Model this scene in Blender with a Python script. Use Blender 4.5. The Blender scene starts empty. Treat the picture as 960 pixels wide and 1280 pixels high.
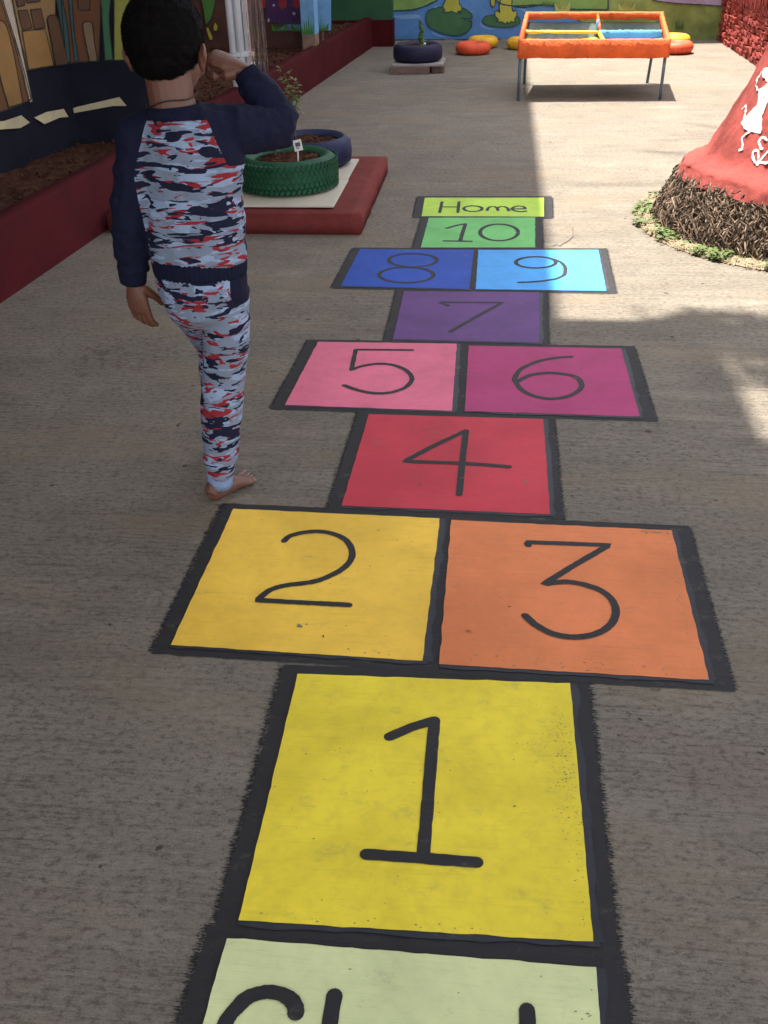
import bpy, bmesh, math, random
from mathutils import Vector, Matrix, noise
random.seed(7)
R = math.radians
C = bpy.context.scene.collection
sc = bpy.context.scene

# ------------------------------------------------------------------ camera
cam_d = bpy.data.cameras.new('camera')
cam = bpy.data.objects.new('camera', cam_d); C.objects.link(cam)
_pt, _ro, _ya = R(31.82847531), R(-1.55831742), R(6.8042451)
def _axes():
    cp, sp = math.cos(_pt), math.sin(_pt)
    f, u, r = Vector((0, cp, -sp)), Vector((0, sp, cp)), Vector((1, 0, 0))
    cr, sr = math.cos(_ro), math.sin(_ro)
    r2, u2 = cr*r+sr*u, -sr*r+cr*u
    Z = Matrix.Rotation(_ya, 3, 'Z')
    return Z@r2, Z@u2, Z@f
_r, _u, _f = _axes()
cam.matrix_world = Matrix(((_r.x, _u.x, -_f.x, 0), (_r.y, _u.y, -_f.y, 0), (_r.z, _u.z, -_f.z, 1.4), (0, 0, 0, 1)))
cam_d.sensor_fit = 'VERTICAL'; cam_d.sensor_height = 24; cam_d.lens = 24*1226.4325/1280
cam_d.clip_start = .02; cam_d.clip_end = 2000
sc.camera = cam

# ------------------------------------------------------------------ sky, sun, exposure
SUN = Vector((.2, -.14, -1)).normalized()          # direction the light travels
elev = math.asin(-SUN.z); az = math.atan2(-SUN.x, -SUN.y)
w = bpy.data.worlds.new('World'); sc.world = w; w.use_nodes = True
nt = w.node_tree; nt.nodes.clear()
sky = nt.nodes.new('ShaderNodeTexSky'); sky.sky_type = 'NISHITA'; sky.sun_disc = False
sky.sun_elevation = elev; sky.sun_rotation = az; sky.dust_density = 3.0; sky.air_density = 1.0; sky.altitude = 900
bg = nt.nodes.new('ShaderNodeBackground'); bg.inputs[1].default_value = .15
wo = nt.nodes.new('ShaderNodeOutputWorld'); hs = nt.nodes.new('ShaderNodeHueSaturation'); hs.inputs['Saturation'].default_value = .32
nt.links.new(sky.outputs[0], hs.inputs['Color']); nt.links.new(hs.outputs[0], bg.inputs[0]); nt.links.new(bg.outputs[0], wo.inputs[0])
sun_d = bpy.data.lights.new('sun', 'SUN'); sun_d.energy = 3.25; sun_d.angle = R(1.0); sun_d.color = (1, .94, .84)
sun = bpy.data.objects.new('sun', sun_d); C.objects.link(sun)
sun.rotation_euler = SUN.to_track_quat('-Z', 'Y').to_euler(); sun.location = (-3, 8, 12)
sc.view_settings.view_transform = 'Standard'; sc.view_settings.look = 'None'
sc.view_settings.exposure = 2.06; sc.view_settings.gamma = 1.0

# ------------------------------------------------------------------ measured outlines (metres)
DATA = {'cells':{'1':[(-0.3825,1.5697),(0.1936,1.5845),(0.1961,0.9809),(-0.3712,0.9696)],'2':[(-0.679,2.2238),(-0.1143,2.2127),(-0.1198,1.6319),(-0.6838,1.6429)],'3':[(-0.0842,2.2067),(0.4866,2.1949),(0.4823,1.6171),(-0.083,1.6242)],'4':[(-0.3775,2.825),(0.1774,2.8224),(0.1779,2.2526),(-0.3857,2.2602)],'5':[(-0.6408,3.4251),(-0.1202,3.4316),(-0.1121,2.8635),(-0.6621,2.8773)],'6':[(-0.0753,3.4144),(0.477,3.4141),(0.4807,2.857),(-0.071,2.8659)],'7':[(-0.3667,4.0015),(0.1992,4.0079),(0.1832,3.4561),(-0.362,3.4637)],'8':[(-0.6278,4.5865),(-0.0875,4.589),(-0.0923,4.037),(-0.6445,4.0576)],'9':[(-0.0669,4.5896),(0.4894,4.6053),(0.4776,4.0383),(-0.0657,4.038)],'10':[(-0.3363,5.1359),(0.2119,5.1538),(0.1987,4.6347),(-0.3405,4.6199)],'Home':[(-0.3852,5.542),(0.2699,5.55),(0.2573,5.1683),(-0.376,5.1658)],'Start':[(-0.383,0.9366),(0.1965,0.937),(0.1995,0.36),(-0.387,0.37)]},'strokes':{'1':[[(-0.1678,1.3995),(-0.1261,1.4295),(-0.0828,1.451)],[(-0.0828,1.451),(-0.0823,1.2959),(-0.0819,1.1192)],[(-0.1797,1.1158),(-0.083,1.1158),(0.0099,1.1155)]],'2':[[(-0.5093,2.0745),(-0.5025,2.0939),(-0.489,2.1063),(-0.4647,2.1184),(-0.4305,2.1257),(-0.4017,2.1219),(-0.3753,2.1103),(-0.3534,2.0929),(-0.3375,2.0678),(-0.3257,2.0321),(-0.3263,1.9999),(-0.3347,1.973),(-0.3493,1.9496),(-0.3698,1.9278),(-0.3889,1.9113),(-0.4106,1.8998),(-0.4385,1.8911),(-0.4665,1.8832),(-0.488,1.8727),(-0.5046,1.8585),(-0.5159,1.8384),(-0.5239,1.8188),(-0.4502,1.8179),(-0.3738,1.8173),(-0.3054,1.8162)]],'3':[[(0.1165,2.0995),(0.1148,2.1123),(0.1763,2.1129),(0.2566,2.1129),(0.3204,2.1137),(0.2352,2.0258),(0.1502,1.9322),(0.1751,1.9406),(0.2019,1.9458),(0.2301,1.9429),(0.2558,1.9334),(0.2809,1.9191),(0.2994,1.8967),(0.3097,1.8679),(0.3111,1.8345),(0.3018,1.8012),(0.2872,1.7769),(0.2662,1.7567),(0.2406,1.7434),(0.2122,1.7371),(0.1843,1.7392),(0.1583,1.7485),(0.1306,1.7708),(0.1149,1.7901),(0.1035,1.8071)]],'4':[[(-0.0625,2.7243),(-0.1496,2.6273),(-0.2348,2.519),(-0.108,2.5172),(-0.0148,2.5134),(0.0684,2.5042)],[(-0.0625,2.7243),(-0.0662,2.5222),(-0.0683,2.3386)]],'5':[[(-0.2812,3.3603),(-0.3841,3.3576),(-0.4884,3.3548),(-0.4803,3.1681),(-0.4583,3.1953),(-0.4292,3.2152),(-0.399,3.2268),(-0.3648,3.2285),(-0.3324,3.218),(-0.3064,3.1981),(-0.286,3.1746),(-0.268,3.1377),(-0.2606,3.1042),(-0.264,3.0708),(-0.2767,3.0341),(-0.2971,3.0105),(-0.324,2.9899),(-0.3555,2.9818),(-0.3908,2.9843),(-0.4249,2.9971),(-0.4574,3.0166),(-0.4879,3.0391)]],'6':[[(0.2925,3.3257),(0.2526,3.3193),(0.2138,3.3028),(0.175,3.2793),(0.1406,3.2455),(0.1121,3.2055),(0.0973,3.1594),(0.0907,3.1227),(0.0966,3.0899),(0.1074,3.0516),(0.1255,3.0175),(0.1512,2.9907),(0.1795,2.9768),(0.2079,2.971),(0.2383,2.9788),(0.2688,2.9972),(0.2912,3.0234),(0.309,3.056),(0.3145,3.0885),(0.3107,3.1243),(0.2988,3.1503),(0.2781,3.1661),(0.2476,3.176),(0.2161,3.1812),(0.1858,3.1762),(0.1554,3.1644),(0.1315,3.1449),(0.1043,3.1068)]],'7':[[(-0.1713,3.8329),(-0.2105,3.8709),(-0.0767,3.8743),(0.0467,3.8764),(-0.0472,3.7242),(-0.1495,3.5485)]],'8':[[(-0.2529,4.4249),(-0.2545,4.4022),(-0.2619,4.3808),(-0.2746,4.3617),(-0.2919,4.3458),(-0.3129,4.3341),(-0.3364,4.327),(-0.3614,4.3249),(-0.3864,4.3279),(-0.4103,4.3359),(-0.4318,4.3486),(-0.4497,4.3651),(-0.4631,4.3849),(-0.4712,4.4068),(-0.4735,4.4297),(-0.4698,4.4523),(-0.4602,4.4734),(-0.4452,4.4919),(-0.4257,4.5065),(-0.4026,4.5166),(-0.3773,4.5215),(-0.3512,4.5208),(-0.3258,4.5148),(-0.3025,4.5036),(-0.2826,4.4881),(-0.2673,4.469),(-0.2572,4.4476),(-0.2529,4.4249)],[(-0.2546,4.2152),(-0.2563,4.1907),(-0.2643,4.1676),(-0.2781,4.147),(-0.2968,4.1299),(-0.3196,4.1172),(-0.3452,4.1094),(-0.3723,4.1071),(-0.3995,4.1102),(-0.4255,4.1187),(-0.449,4.1322),(-0.4686,4.15),(-0.4833,4.1712),(-0.4923,4.1947),(-0.495,4.2194),(-0.4911,4.2438),(-0.4808,4.2667),(-0.4646,4.2867),(-0.4434,4.3027),(-0.4182,4.3137),(-0.3906,4.319),(-0.3621,4.3184),(-0.3344,4.312),(-0.3089,4.3),(-0.2872,4.2833),(-0.2704,4.2627),(-0.2594,4.2396),(-0.2546,4.2152)]],'9':[[(0.2855,4.4087),(0.2823,4.3899),(0.2745,4.3721),(0.2626,4.3562),(0.2472,4.343),(0.2292,4.3332),(0.2094,4.3273),(0.1889,4.3256),(0.1689,4.3281),(0.1502,4.3348),(0.1339,4.3453),(0.1208,4.3591),(0.1117,4.3755),(0.1071,4.3937),(0.1073,4.4126),(0.1123,4.4313),(0.1219,4.4487),(0.1356,4.4639),(0.1527,4.476),(0.1722,4.4843),(0.1931,4.4883),(0.2141,4.4878),(0.2341,4.4828),(0.252,4.4737),(0.2667,4.4609),(0.2775,4.4451),(0.2839,4.4274),(0.2855,4.4087)],[(0.2733,4.4587),(0.3071,4.4128),(0.3229,4.3388),(0.3164,4.2455),(0.2936,4.2004),(0.2641,4.1728),(0.1926,4.1418),(0.1166,4.1276)]],'10':[[(-0.2331,4.942),(-0.189,4.9905),(-0.1419,5.0264),(-0.1506,4.8776),(-0.1576,4.7308)],[(-0.2339,4.7262),(-0.1046,4.7216)],[(0.1215,4.877),(0.1186,4.8442),(0.111,4.8135),(0.0991,4.7863),(0.0835,4.7639),(0.0651,4.7476),(0.0448,4.738),(0.0237,4.7357),(0.0028,4.7406),(-0.0168,4.7527),(-0.0342,4.7713),(-0.0484,4.7956),(-0.0586,4.8243),(-0.0643,4.8561),(-0.065,4.8893),(-0.0606,4.9221),(-0.0513,4.9526),(-0.0376,4.9791),(-0.0201,5.0001),(0.0001,5.0143),(0.0219,5.0208),(0.0441,5.0192),(0.0654,5.0097),(0.0845,4.9928),(0.1004,4.9696),(0.1122,4.9414),(0.1193,4.91),(0.1215,4.877)]],'Home':[[(-0.2845,5.452),(-0.2853,5.235)],[(-0.192,5.4533),(-0.1893,5.2366)],[(-0.2856,5.3457),(-0.1913,5.3471)],[(-0.0637,5.3135),(-0.0648,5.3005),(-0.0684,5.2882),(-0.0743,5.2773),(-0.0823,5.2683),(-0.0919,5.2617),(-0.1026,5.2579),(-0.1138,5.2569),(-0.1249,5.259),(-0.1354,5.2639),(-0.1446,5.2715),(-0.1522,5.2813),(-0.1577,5.2928),(-0.1608,5.3054),(-0.1612,5.3185),(-0.1591,5.3313),(-0.1544,5.3432),(-0.1474,5.3535),(-0.1384,5.3615),(-0.1281,5.3669),(-0.1169,5.3694),(-0.1055,5.3688),(-0.0944,5.3652),(-0.0844,5.3587),(-0.0759,5.3497),(-0.0694,5.3388),(-0.0653,5.3265),(-0.0637,5.3135)],[(-0.0365,5.2771),(-0.0329,5.322),(-0.0206,5.353),(0.0007,5.3566),(0.0158,5.326),(0.0203,5.2781)],[(0.0158,5.3228),(0.0305,5.3521),(0.0517,5.359),(0.0708,5.3269),(0.0769,5.2727)],[(0.0981,5.3096),(0.1655,5.3171),(0.1577,5.3541),(0.1308,5.3716),(0.1047,5.3484),(0.0939,5.3032),(0.1146,5.2686),(0.1395,5.2564),(0.1667,5.2663)]],'Start':[[(-0.2219,0.5571),(-0.2519,0.5271),(-0.3019,0.5221),(-0.3519,0.5521)],[(-0.2219,0.5571),(-0.21189999999999998,0.6021000000000001),(-0.2419,0.6471),(-0.32189999999999996,0.7021000000000001),(-0.3569,0.7471),(-0.3519,0.7921),(-0.3469,0.8109),(-0.34,0.8227),(-0.33,0.8375),(-0.3163,0.8464),(-0.3035,0.8508),(-0.2914,0.8519),(-0.2789,0.8504),(-0.2684,0.8469),(-0.2586,0.8402),(-0.252,0.8307),(-0.2502,0.8234)],[(-0.1971,0.8546),(-0.1971,0.6146),(-0.18209999999999998,0.5896),(-0.1571,0.5866)],[(-0.2471,0.7696000000000001),(-0.1471,0.7696000000000001)],[(0.0907,0.858),(0.0907,0.628),(0.1057,0.603),(0.1307,0.6)],[(0.045700000000000005,0.778),(0.1407,0.778)],[(-0.058199999999999995,0.7246),(-0.0832,0.7446),(-0.1132,0.7346),(-0.1382,0.6946),(-0.1382,0.6446000000000001),(-0.1132,0.6046),(-0.0832,0.6046),(-0.058199999999999995,0.6446000000000001)],[(-0.058199999999999995,0.7446),(-0.058199999999999995,0.6196),(-0.0382,0.5996)],[(0.0068000000000000005,0.7396),(0.0068000000000000005,0.5946)],[(0.0068000000000000005,0.7046),(0.0368,0.7346),(0.0668,0.7396)]]},'w1':[('house','ochre_d',[(-0.7489,1.2519),(-0.4307,1.2386),(-0.4383,1.0291),(-0.3945,0.7967),(-0.3693,0.5524),(-0.593,0.5379),(-0.9109,0.5434)]),('house_panel','ochre',[(-0.5604,0.9395),(-0.4799,0.9391),(-0.451,0.9071),(-0.4397,0.7719),(-0.4465,0.545),(-0.5756,0.5466),(-0.5932,0.7167)]),('street_stripe','cream_l',[(-0.4699,1.1717),(-0.3516,1.1653),(-0.3647,1.0233),(-0.3643,0.8574),(-0.3593,0.5388),(-0.3891,0.5396),(-0.4122,0.8438),(-0.4515,1.0301)]),('house','tan',[(-0.3516,1.1653),(0.0495,1.1437),(0.0257,0.9927),(-0.0961,0.6815),(-0.3541,0.6919),(-0.3643,0.8574),(-0.3647,1.0233)]),('house_panel','ochre',[(-0.3353,0.8768),(-0.1225,0.8666),(-0.1038,0.6825),(-0.3456,0.6947)]),('window','brown',[(-0.3355,0.9724),(-0.2521,0.9672),(-0.2377,0.8838),(-0.3301,0.8798)]),('window','brown',[(-0.2264,0.9663),(-0.1282,0.9632),(-0.12,0.8755),(-0.2218,0.8734)]),('window','brown',[(-0.3383,1.0405),(-0.2649,1.035),(-0.2681,0.9928),(-0.3327,0.9897)]),('window','brown',[(-0.2438,1.0334),(-0.1255,1.0245),(-0.1255,0.9992),(-0.2483,1.0011)]),('door','brown',[(-0.0946,0.9073),(-0.0678,0.924),(-0.0129,0.9217),(0.0134,0.8971),(0.0183,0.8124),(0.0339,0.674),(-0.0944,0.6798)]),('road_dash','dash',[(-0.7176,0.5016),(-0.6454,0.4926),(-0.4952,0.4937),(-0.4316,0.4465),(-0.5247,0.4353),(-0.7189,0.4633)]),('road_dash','dash',[(-0.3877,0.463),(-0.2688,0.4711),(-0.0957,0.4586),(-0.0629,0.4105),(-0.1504,0.4215),(-0.305,0.4156)])],'w2':[('house','brown2',[(-2.3592,1.1437),(-2.1206,1.1395),(-2.2208,0.6877),(-2.4132,0.6772)]),('shutter','teal',[(-2.4019,1.0058),(-2.37,1.0053),(-2.3686,0.8529),(-2.3858,0.6851),(-2.4112,0.6817),(-2.4082,0.8181)]),('shutter','teal',[(-2.3342,1.0048),(-2.3143,1.0045),(-2.3351,0.8172),(-2.3358,0.6882),(-2.3611,0.6848),(-2.3484,0.8526)]),('window','brown',[(-2.2865,1.004),(-2.2126,1.0029),(-2.2268,0.9401),(-2.2865,0.9423)]),('door','taup',[(-2.2794,0.8623),(-2.2657,0.8831),(-2.2407,0.8876),(-2.2235,0.872),(-2.2274,0.7946),(-2.2276,0.6871),(-2.2745,0.6861),(-2.277,0.7596)]),('curtain','green_d',[(-2.1517,1.002),(-2.0963,1.0011),(-2.1248,0.8847),(-2.1381,0.6935),(-2.1836,0.6903),(-2.1671,0.8503)]),('curtain','olive',[(-2.0766,1.0008),(-1.9271,0.9985),(-1.9754,0.6933),(-2.1306,0.6898)]),('road_dash','dash',[(-2.448,0.4333),(-2.3875,0.4502),(-2.1328,0.4997),(-2.0984,0.4528),(-2.1785,0.4533),(-2.4428,0.4117)])],'mw':[('sky_patch','sky',[(-1.7702,0.7243),(-1.5604,0.721),(-1.5775,0.3908),(-2.1065,0.4038),(-1.8983,0.5026)]),('mushroom_cap','purple',[(-2.1643,0.7306),(-1.7562,0.7241),(-1.7287,0.6003),(-1.7357,0.5567),(-1.8155,0.4636),(-1.9877,0.4532),(-2.1586,0.4681),(-2.1949,0.5444)]),('cap_dot','red',[(-2.0582,0.6796),(-1.9847,0.6785),(-1.9881,0.5978),(-2.0352,0.5773),(-2.0642,0.6052)]),('cap_dot','red',[(-1.9212,0.6775),(-1.8648,0.6766),(-1.8662,0.596),(-1.9001,0.5778),(-1.9309,0.6032)]),('cap_spot','pale',[(-2.0964,0.6119),(-2.1008,0.604),(-2.1101,0.6009),(-2.1189,0.6043),(-2.122,0.6123),(-2.1176,0.6201),(-2.1082,0.6233),(-2.0995,0.6199)]),('cap_spot','pale',[(-1.9085,0.5404),(-1.9137,0.5307),(-1.9251,0.5268),(-1.9359,0.531),(-1.9397,0.5408),(-1.9344,0.5505),(-1.9231,0.5544),(-1.9123,0.5502)]),('cap_spot','pale',[(-1.7896,0.5762),(-1.7948,0.5666),(-1.8061,0.5627),(-1.8168,0.5669),(-1.8208,0.5767),(-1.8156,0.5863),(-1.8043,0.5902),(-1.7936,0.586)]),('cap_spot','pale',[(-2.1569,0.4871),(-2.1614,0.4746),(-2.1699,0.4696),(-2.1776,0.4749),(-2.1799,0.4874),(-2.1754,0.4999),(-2.1669,0.505),(-2.1592,0.4997)]),('toadstool','red',[(-2.2492,0.732),(-2.1643,0.7306),(-2.1834,0.5944),(-2.2201,0.5824),(-2.2464,0.6079)]),('pebble','pebb',[(-1.9159,0.4167),(-1.9239,0.4058),(-1.944,0.3985),(-1.9697,0.3972),(-1.9929,0.4023),(-2.0062,0.4121),(-2.0053,0.4236),(-1.9906,0.433),(-1.9667,0.4375),(-1.9413,0.4355),(-1.9224,0.4278)]),('pebble','pebb',[(-1.7185,0.418),(-1.726,0.4071),(-1.7447,0.3998),(-1.7687,0.3985),(-1.7903,0.4035),(-1.8028,0.4133),(-1.802,0.4248),(-1.7883,0.4342),(-1.7661,0.4387),(-1.7424,0.4367),(-1.7246,0.429)]),('grass_tuft','grass',[(-2.143,0.3979),(-2.1424,0.4646),(-2.0936,0.4034),(-2.1158,0.4765),(-2.0844,0.4033),(-2.0907,0.471),(-2.0751,0.4032),(-2.0637,0.4882),(-2.0659,0.4031),(-2.0392,0.4748),(-2.0567,0.4029),(-2.014,0.4694),(-2.0474,0.4028),(-1.9898,0.4524),(-1.9992,0.3961)]),('grass_tuft','grass',[(-1.9564,0.3917),(-1.957,0.4667),(-1.8976,0.3979),(-1.9257,0.4761),(-1.8865,0.3977),(-1.894,0.4922),(-1.8755,0.3976),(-1.8622,0.5098),(-1.8644,0.3975),(-1.8334,0.4842),(-1.8534,0.3973),(-1.8039,0.4697),(-1.8423,0.3972),(-1.7746,0.4499),(-1.7846,0.3896)]),('grass_tuft','grass',[(-1.7482,0.3993),(-1.7482,0.481),(-1.6993,0.4063),(-1.7231,0.4765),(-1.6902,0.4062),(-1.6963,0.5016),(-1.681,0.4061),(-1.6695,0.5268),(-1.6719,0.406),(-1.6452,0.5086),(-1.6627,0.4058),(-1.6207,0.494),(-1.6535,0.4057),(-1.5972,0.461),(-1.6056,0.3975)]),('balloon','green_b',[(-2.8187,0.741),(-2.6329,0.7381),(-2.6789,0.5891),(-2.7254,0.5011),(-2.7743,0.4571),(-2.7788,0.54),(-2.788,0.6409)]),('petal','yel',[(-2.7774,0.4316),(-2.7519,0.4376),(-2.7203,0.36),(-2.7275,0.3238),(-2.7558,0.332)]),('petal','yel',[(-2.6798,0.4814),(-2.6553,0.4428),(-2.6713,0.4045),(-2.7004,0.4049),(-2.7039,0.437)])],'bw':[('pond','pond',[(-1.2769,0.6958),(-0.2501,0.6782),(0.1195,0.377),(0.478,0.3798),(0.6578,0.3611),(0.7685,0.3111),(0.9219,0.179),(0.8799,0.0314),(-1.2905,0.0403)]),('ripple','pond_l',[(-1.2483,0.2904),(-0.9711,0.303),(-0.916,0.2693),(-1.11,0.2554)]),('ripple','pond_l',[(-0.2369,0.2148),(-0.1979,0.1799),(-0.1285,0.1515),(0.0086,0.147),(-0.1279,0.1349),(-0.2205,0.1733)]),('ripple','pond_l',[(-0.7868,0.1252),(-0.6941,0.0864),(-0.5705,0.057),(-0.694,0.0683),(-0.7868,0.1043)]),('ripple','pond_l',[(0.1807,0.3519),(0.2563,0.3373),(0.3028,0.3096),(0.2574,0.317)]),('ripple','pond_l',[(-0.3771,0.36),(-0.3309,0.3254),(-0.2856,0.3315),(-0.3306,0.3117)]),('ripple','pond_l',[(-0.8179,0.3186),(-0.757,0.3791),(-0.7114,0.3852),(-0.7722,0.3453),(-0.8102,0.2912)]),('bank','bank',[(-1.2769,0.6958),(-0.6983,0.6859),(-0.7239,0.4462),(-0.879,0.3836),(-1.0168,0.3529),(-1.2473,0.3439)]),('bank','bank',[(-0.2054,0.6774),(1.1621,0.6539),(1.194,0.3211),(0.7042,0.3362),(0.5679,0.3704),(0.3885,0.3811),(0.1195,0.377),(-0.0629,0.4362)]),('lily_pad','lily',[(-0.8332,0.3393),(-0.757,0.3627),(-0.6505,0.3775),(-0.5139,0.3823),(-0.4072,0.3495),(-0.3378,0.2982),(-0.3261,0.253),(-0.4586,0.2589),(-0.3315,0.2229),(-0.3347,0.1679),(-0.387,0.1132),(-0.4632,0.0836),(-0.5554,0.0805),(-0.6634,0.1028),(-0.7715,0.1458),(-0.8331,0.1882),(-0.8562,0.2712)]),('lily_pad','lily',[(-0.2101,0.235),(-0.1778,0.2687),(-0.1026,0.2841),(0.0031,0.2839),(0.1849,0.2637),(0.2201,0.2224),(0.2112,0.1883),(0.1291,0.1647),(0.0233,0.1592),(-0.0987,0.1718),(-0.1831,0.1962)]),('frog','frog',[(-0.6443,0.5256),(-0.4785,0.523),(-0.4766,0.4155),(-0.4501,0.3746),(-0.4494,0.3338),(-0.4979,0.3277),(-0.4444,0.3134),(-0.5128,0.3116),(-0.5587,0.3286),(-0.5967,0.3223),(-0.6653,0.3233),(-0.635,0.3433),(-0.658,0.364),(-0.6583,0.4047),(-0.6389,0.4315)]),('frog','frog',[(-0.0109,0.4488),(0.0257,0.4683),(0.0855,0.4674),(0.1163,0.4469),(0.1206,0.3527),(0.1372,0.3187),(0.1664,0.3359),(0.1794,0.2842),(0.156,0.2369),(0.1696,0.2053),(0.1117,0.217),(0.0902,0.1899),(0.0739,0.2175),(0.0494,0.1877),(0.0212,0.2114),(-0.0549,0.2192),(-0.0254,0.2393),(-0.0645,0.274),(-0.0705,0.3149),(-0.0441,0.3348),(-0.0129,0.3073),(-0.0228,0.3683)]),('frog','frog',[(-0.1257,0.5174),(-0.0733,0.5166),(-0.0699,0.4229),(-0.0785,0.3691),(-0.098,0.3667),(-0.122,0.4102)]),('distant_field','lilac',[(1.5013,0.7255),(2.3846,0.7097),(2.4331,0.339),(2.2406,0.3538),(1.8897,0.3788),(1.6678,0.4099)]),('grass_tuft','tuft_d',[(1.9645,0.1145),(1.9488,0.212),(1.9917,0.1233),(1.9604,0.237),(1.9971,0.1233),(1.976,0.2311),(2.0025,0.1232),(1.987,0.2603),(2.0078,0.1231),(2.0053,0.2344),(2.0132,0.123),(2.0224,0.2174),(2.0186,0.123),(2.038,0.2121),(2.0482,0.1135)]),('grass_tuft','tuft_y',[(0.606,0.3154),(0.5946,0.3974),(0.661,0.3246),(0.6225,0.4162),(0.6715,0.3245),(0.6489,0.4546),(0.6821,0.3243),(0.6781,0.4519),(0.6926,0.3242),(0.7069,0.4555),(0.7031,0.324),(0.7377,0.4315),(0.7136,0.3239),(0.7674,0.4232),(0.7699,0.3131)]),('grass_tuft','tuft_y',[(1.309,0.3109),(1.2941,0.3949),(1.37,0.3189),(1.325,0.4095),(1.3817,0.3187),(1.3547,0.4353),(1.3934,0.3185),(1.3854,0.4502),(1.4051,0.3184),(1.4204,0.4247),(1.4168,0.3182),(1.4542,0.4102),(1.4285,0.318),(1.4891,0.3863),(1.4912,0.3083)]),('grass_tuft','tuft_d',[(0.4691,0.3729),(0.462,0.4172),(0.5106,0.3767),(0.4835,0.4241),(0.5185,0.3766),(0.5053,0.425),(0.5264,0.3765),(0.5267,0.4321),(0.5343,0.3764),(0.5488,0.4292),(0.5422,0.3762),(0.5706,0.4298),(0.5501,0.3761),(0.5939,0.4079),(0.592,0.3711)]),('grass_tuft','tuft_y',[(2.0702,0.4098),(2.0639,0.439),(2.0918,0.413),(2.0733,0.455),(2.096,0.4129),(2.0847,0.456),(2.1002,0.4129),(2.0961,0.4574),(2.1044,0.4128),(2.1076,0.4581),(2.1085,0.4127),(2.1201,0.4511),(2.1127,0.4127),(2.1322,0.4471),(2.1353,0.4088)])],'cone_poly':[[(-2.8874,0.6342),(-2.8235,0.6088),(-2.7552,0.5783),(-2.7948,0.5639),(-2.8189,0.5386),(-2.8365,0.5175),(-2.8575,0.4958),(-2.7745,0.4828),(-2.7079,0.4785),(-2.653,0.4771),(-2.5891,0.4751),(-2.5403,0.4761),(-2.5409,0.4971),(-2.5898,0.5318),(-2.6499,0.566),(-2.6451,0.5854),(-2.6268,0.6055),(-2.6758,0.6407),(-2.7303,0.672),(-2.7787,0.6695),(-2.8239,0.6477)],[(-3.0138,0.7152),(-2.9121,0.7241),(-2.8088,0.71),(-2.7682,0.6853),(-2.7878,0.6709),(-2.8506,0.6733),(-2.9389,0.6918)]],'cone_lines':[[(-2.8863,0.6323),(-2.9686,0.6509),(-3.0262,0.6672),(-3.0179,0.6835),(-3.0105,0.6997)],[(-2.846,0.5128),(-2.8856,0.5375),(-2.9304,0.5589),(-2.9817,0.5583),(-2.995,0.5452)],[(-2.6522,0.4763),(-2.6899,0.4603),(-2.7131,0.4446),(-2.6715,0.4246),(-2.6297,0.4041),(-2.6618,0.3988)],[(-2.4414,0.4586),(-2.4789,0.4654),(-2.5148,0.4608),(-2.5182,0.4453),(-2.4858,0.4287),(-2.4488,0.4221)],[(-2.4281,0.3595),(-2.4712,0.3728),(-2.5124,0.3921),(-2.5169,0.409),(-2.4896,0.4112),(-2.4571,0.4006),(-2.437,0.3795),(-2.4281,0.3595)],[(-2.4281,0.3595),(-2.412,0.3891),(-2.3842,0.4138),(-2.3432,0.4355)],[(-2.4173,0.3698),(-2.3517,0.3732),(-2.3209,0.3849)]],'PR':[(0,0.8),(0.12,0.77),(0.27,0.7),(0.3,0.685),(0.325,0.6),(0.345,0.57),(0.414,0.533),(0.515,0.486),(0.616,0.437),(0.77,0.373),(1.0,0.31),(1.6,0.25),(3,0.2)]}


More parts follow.
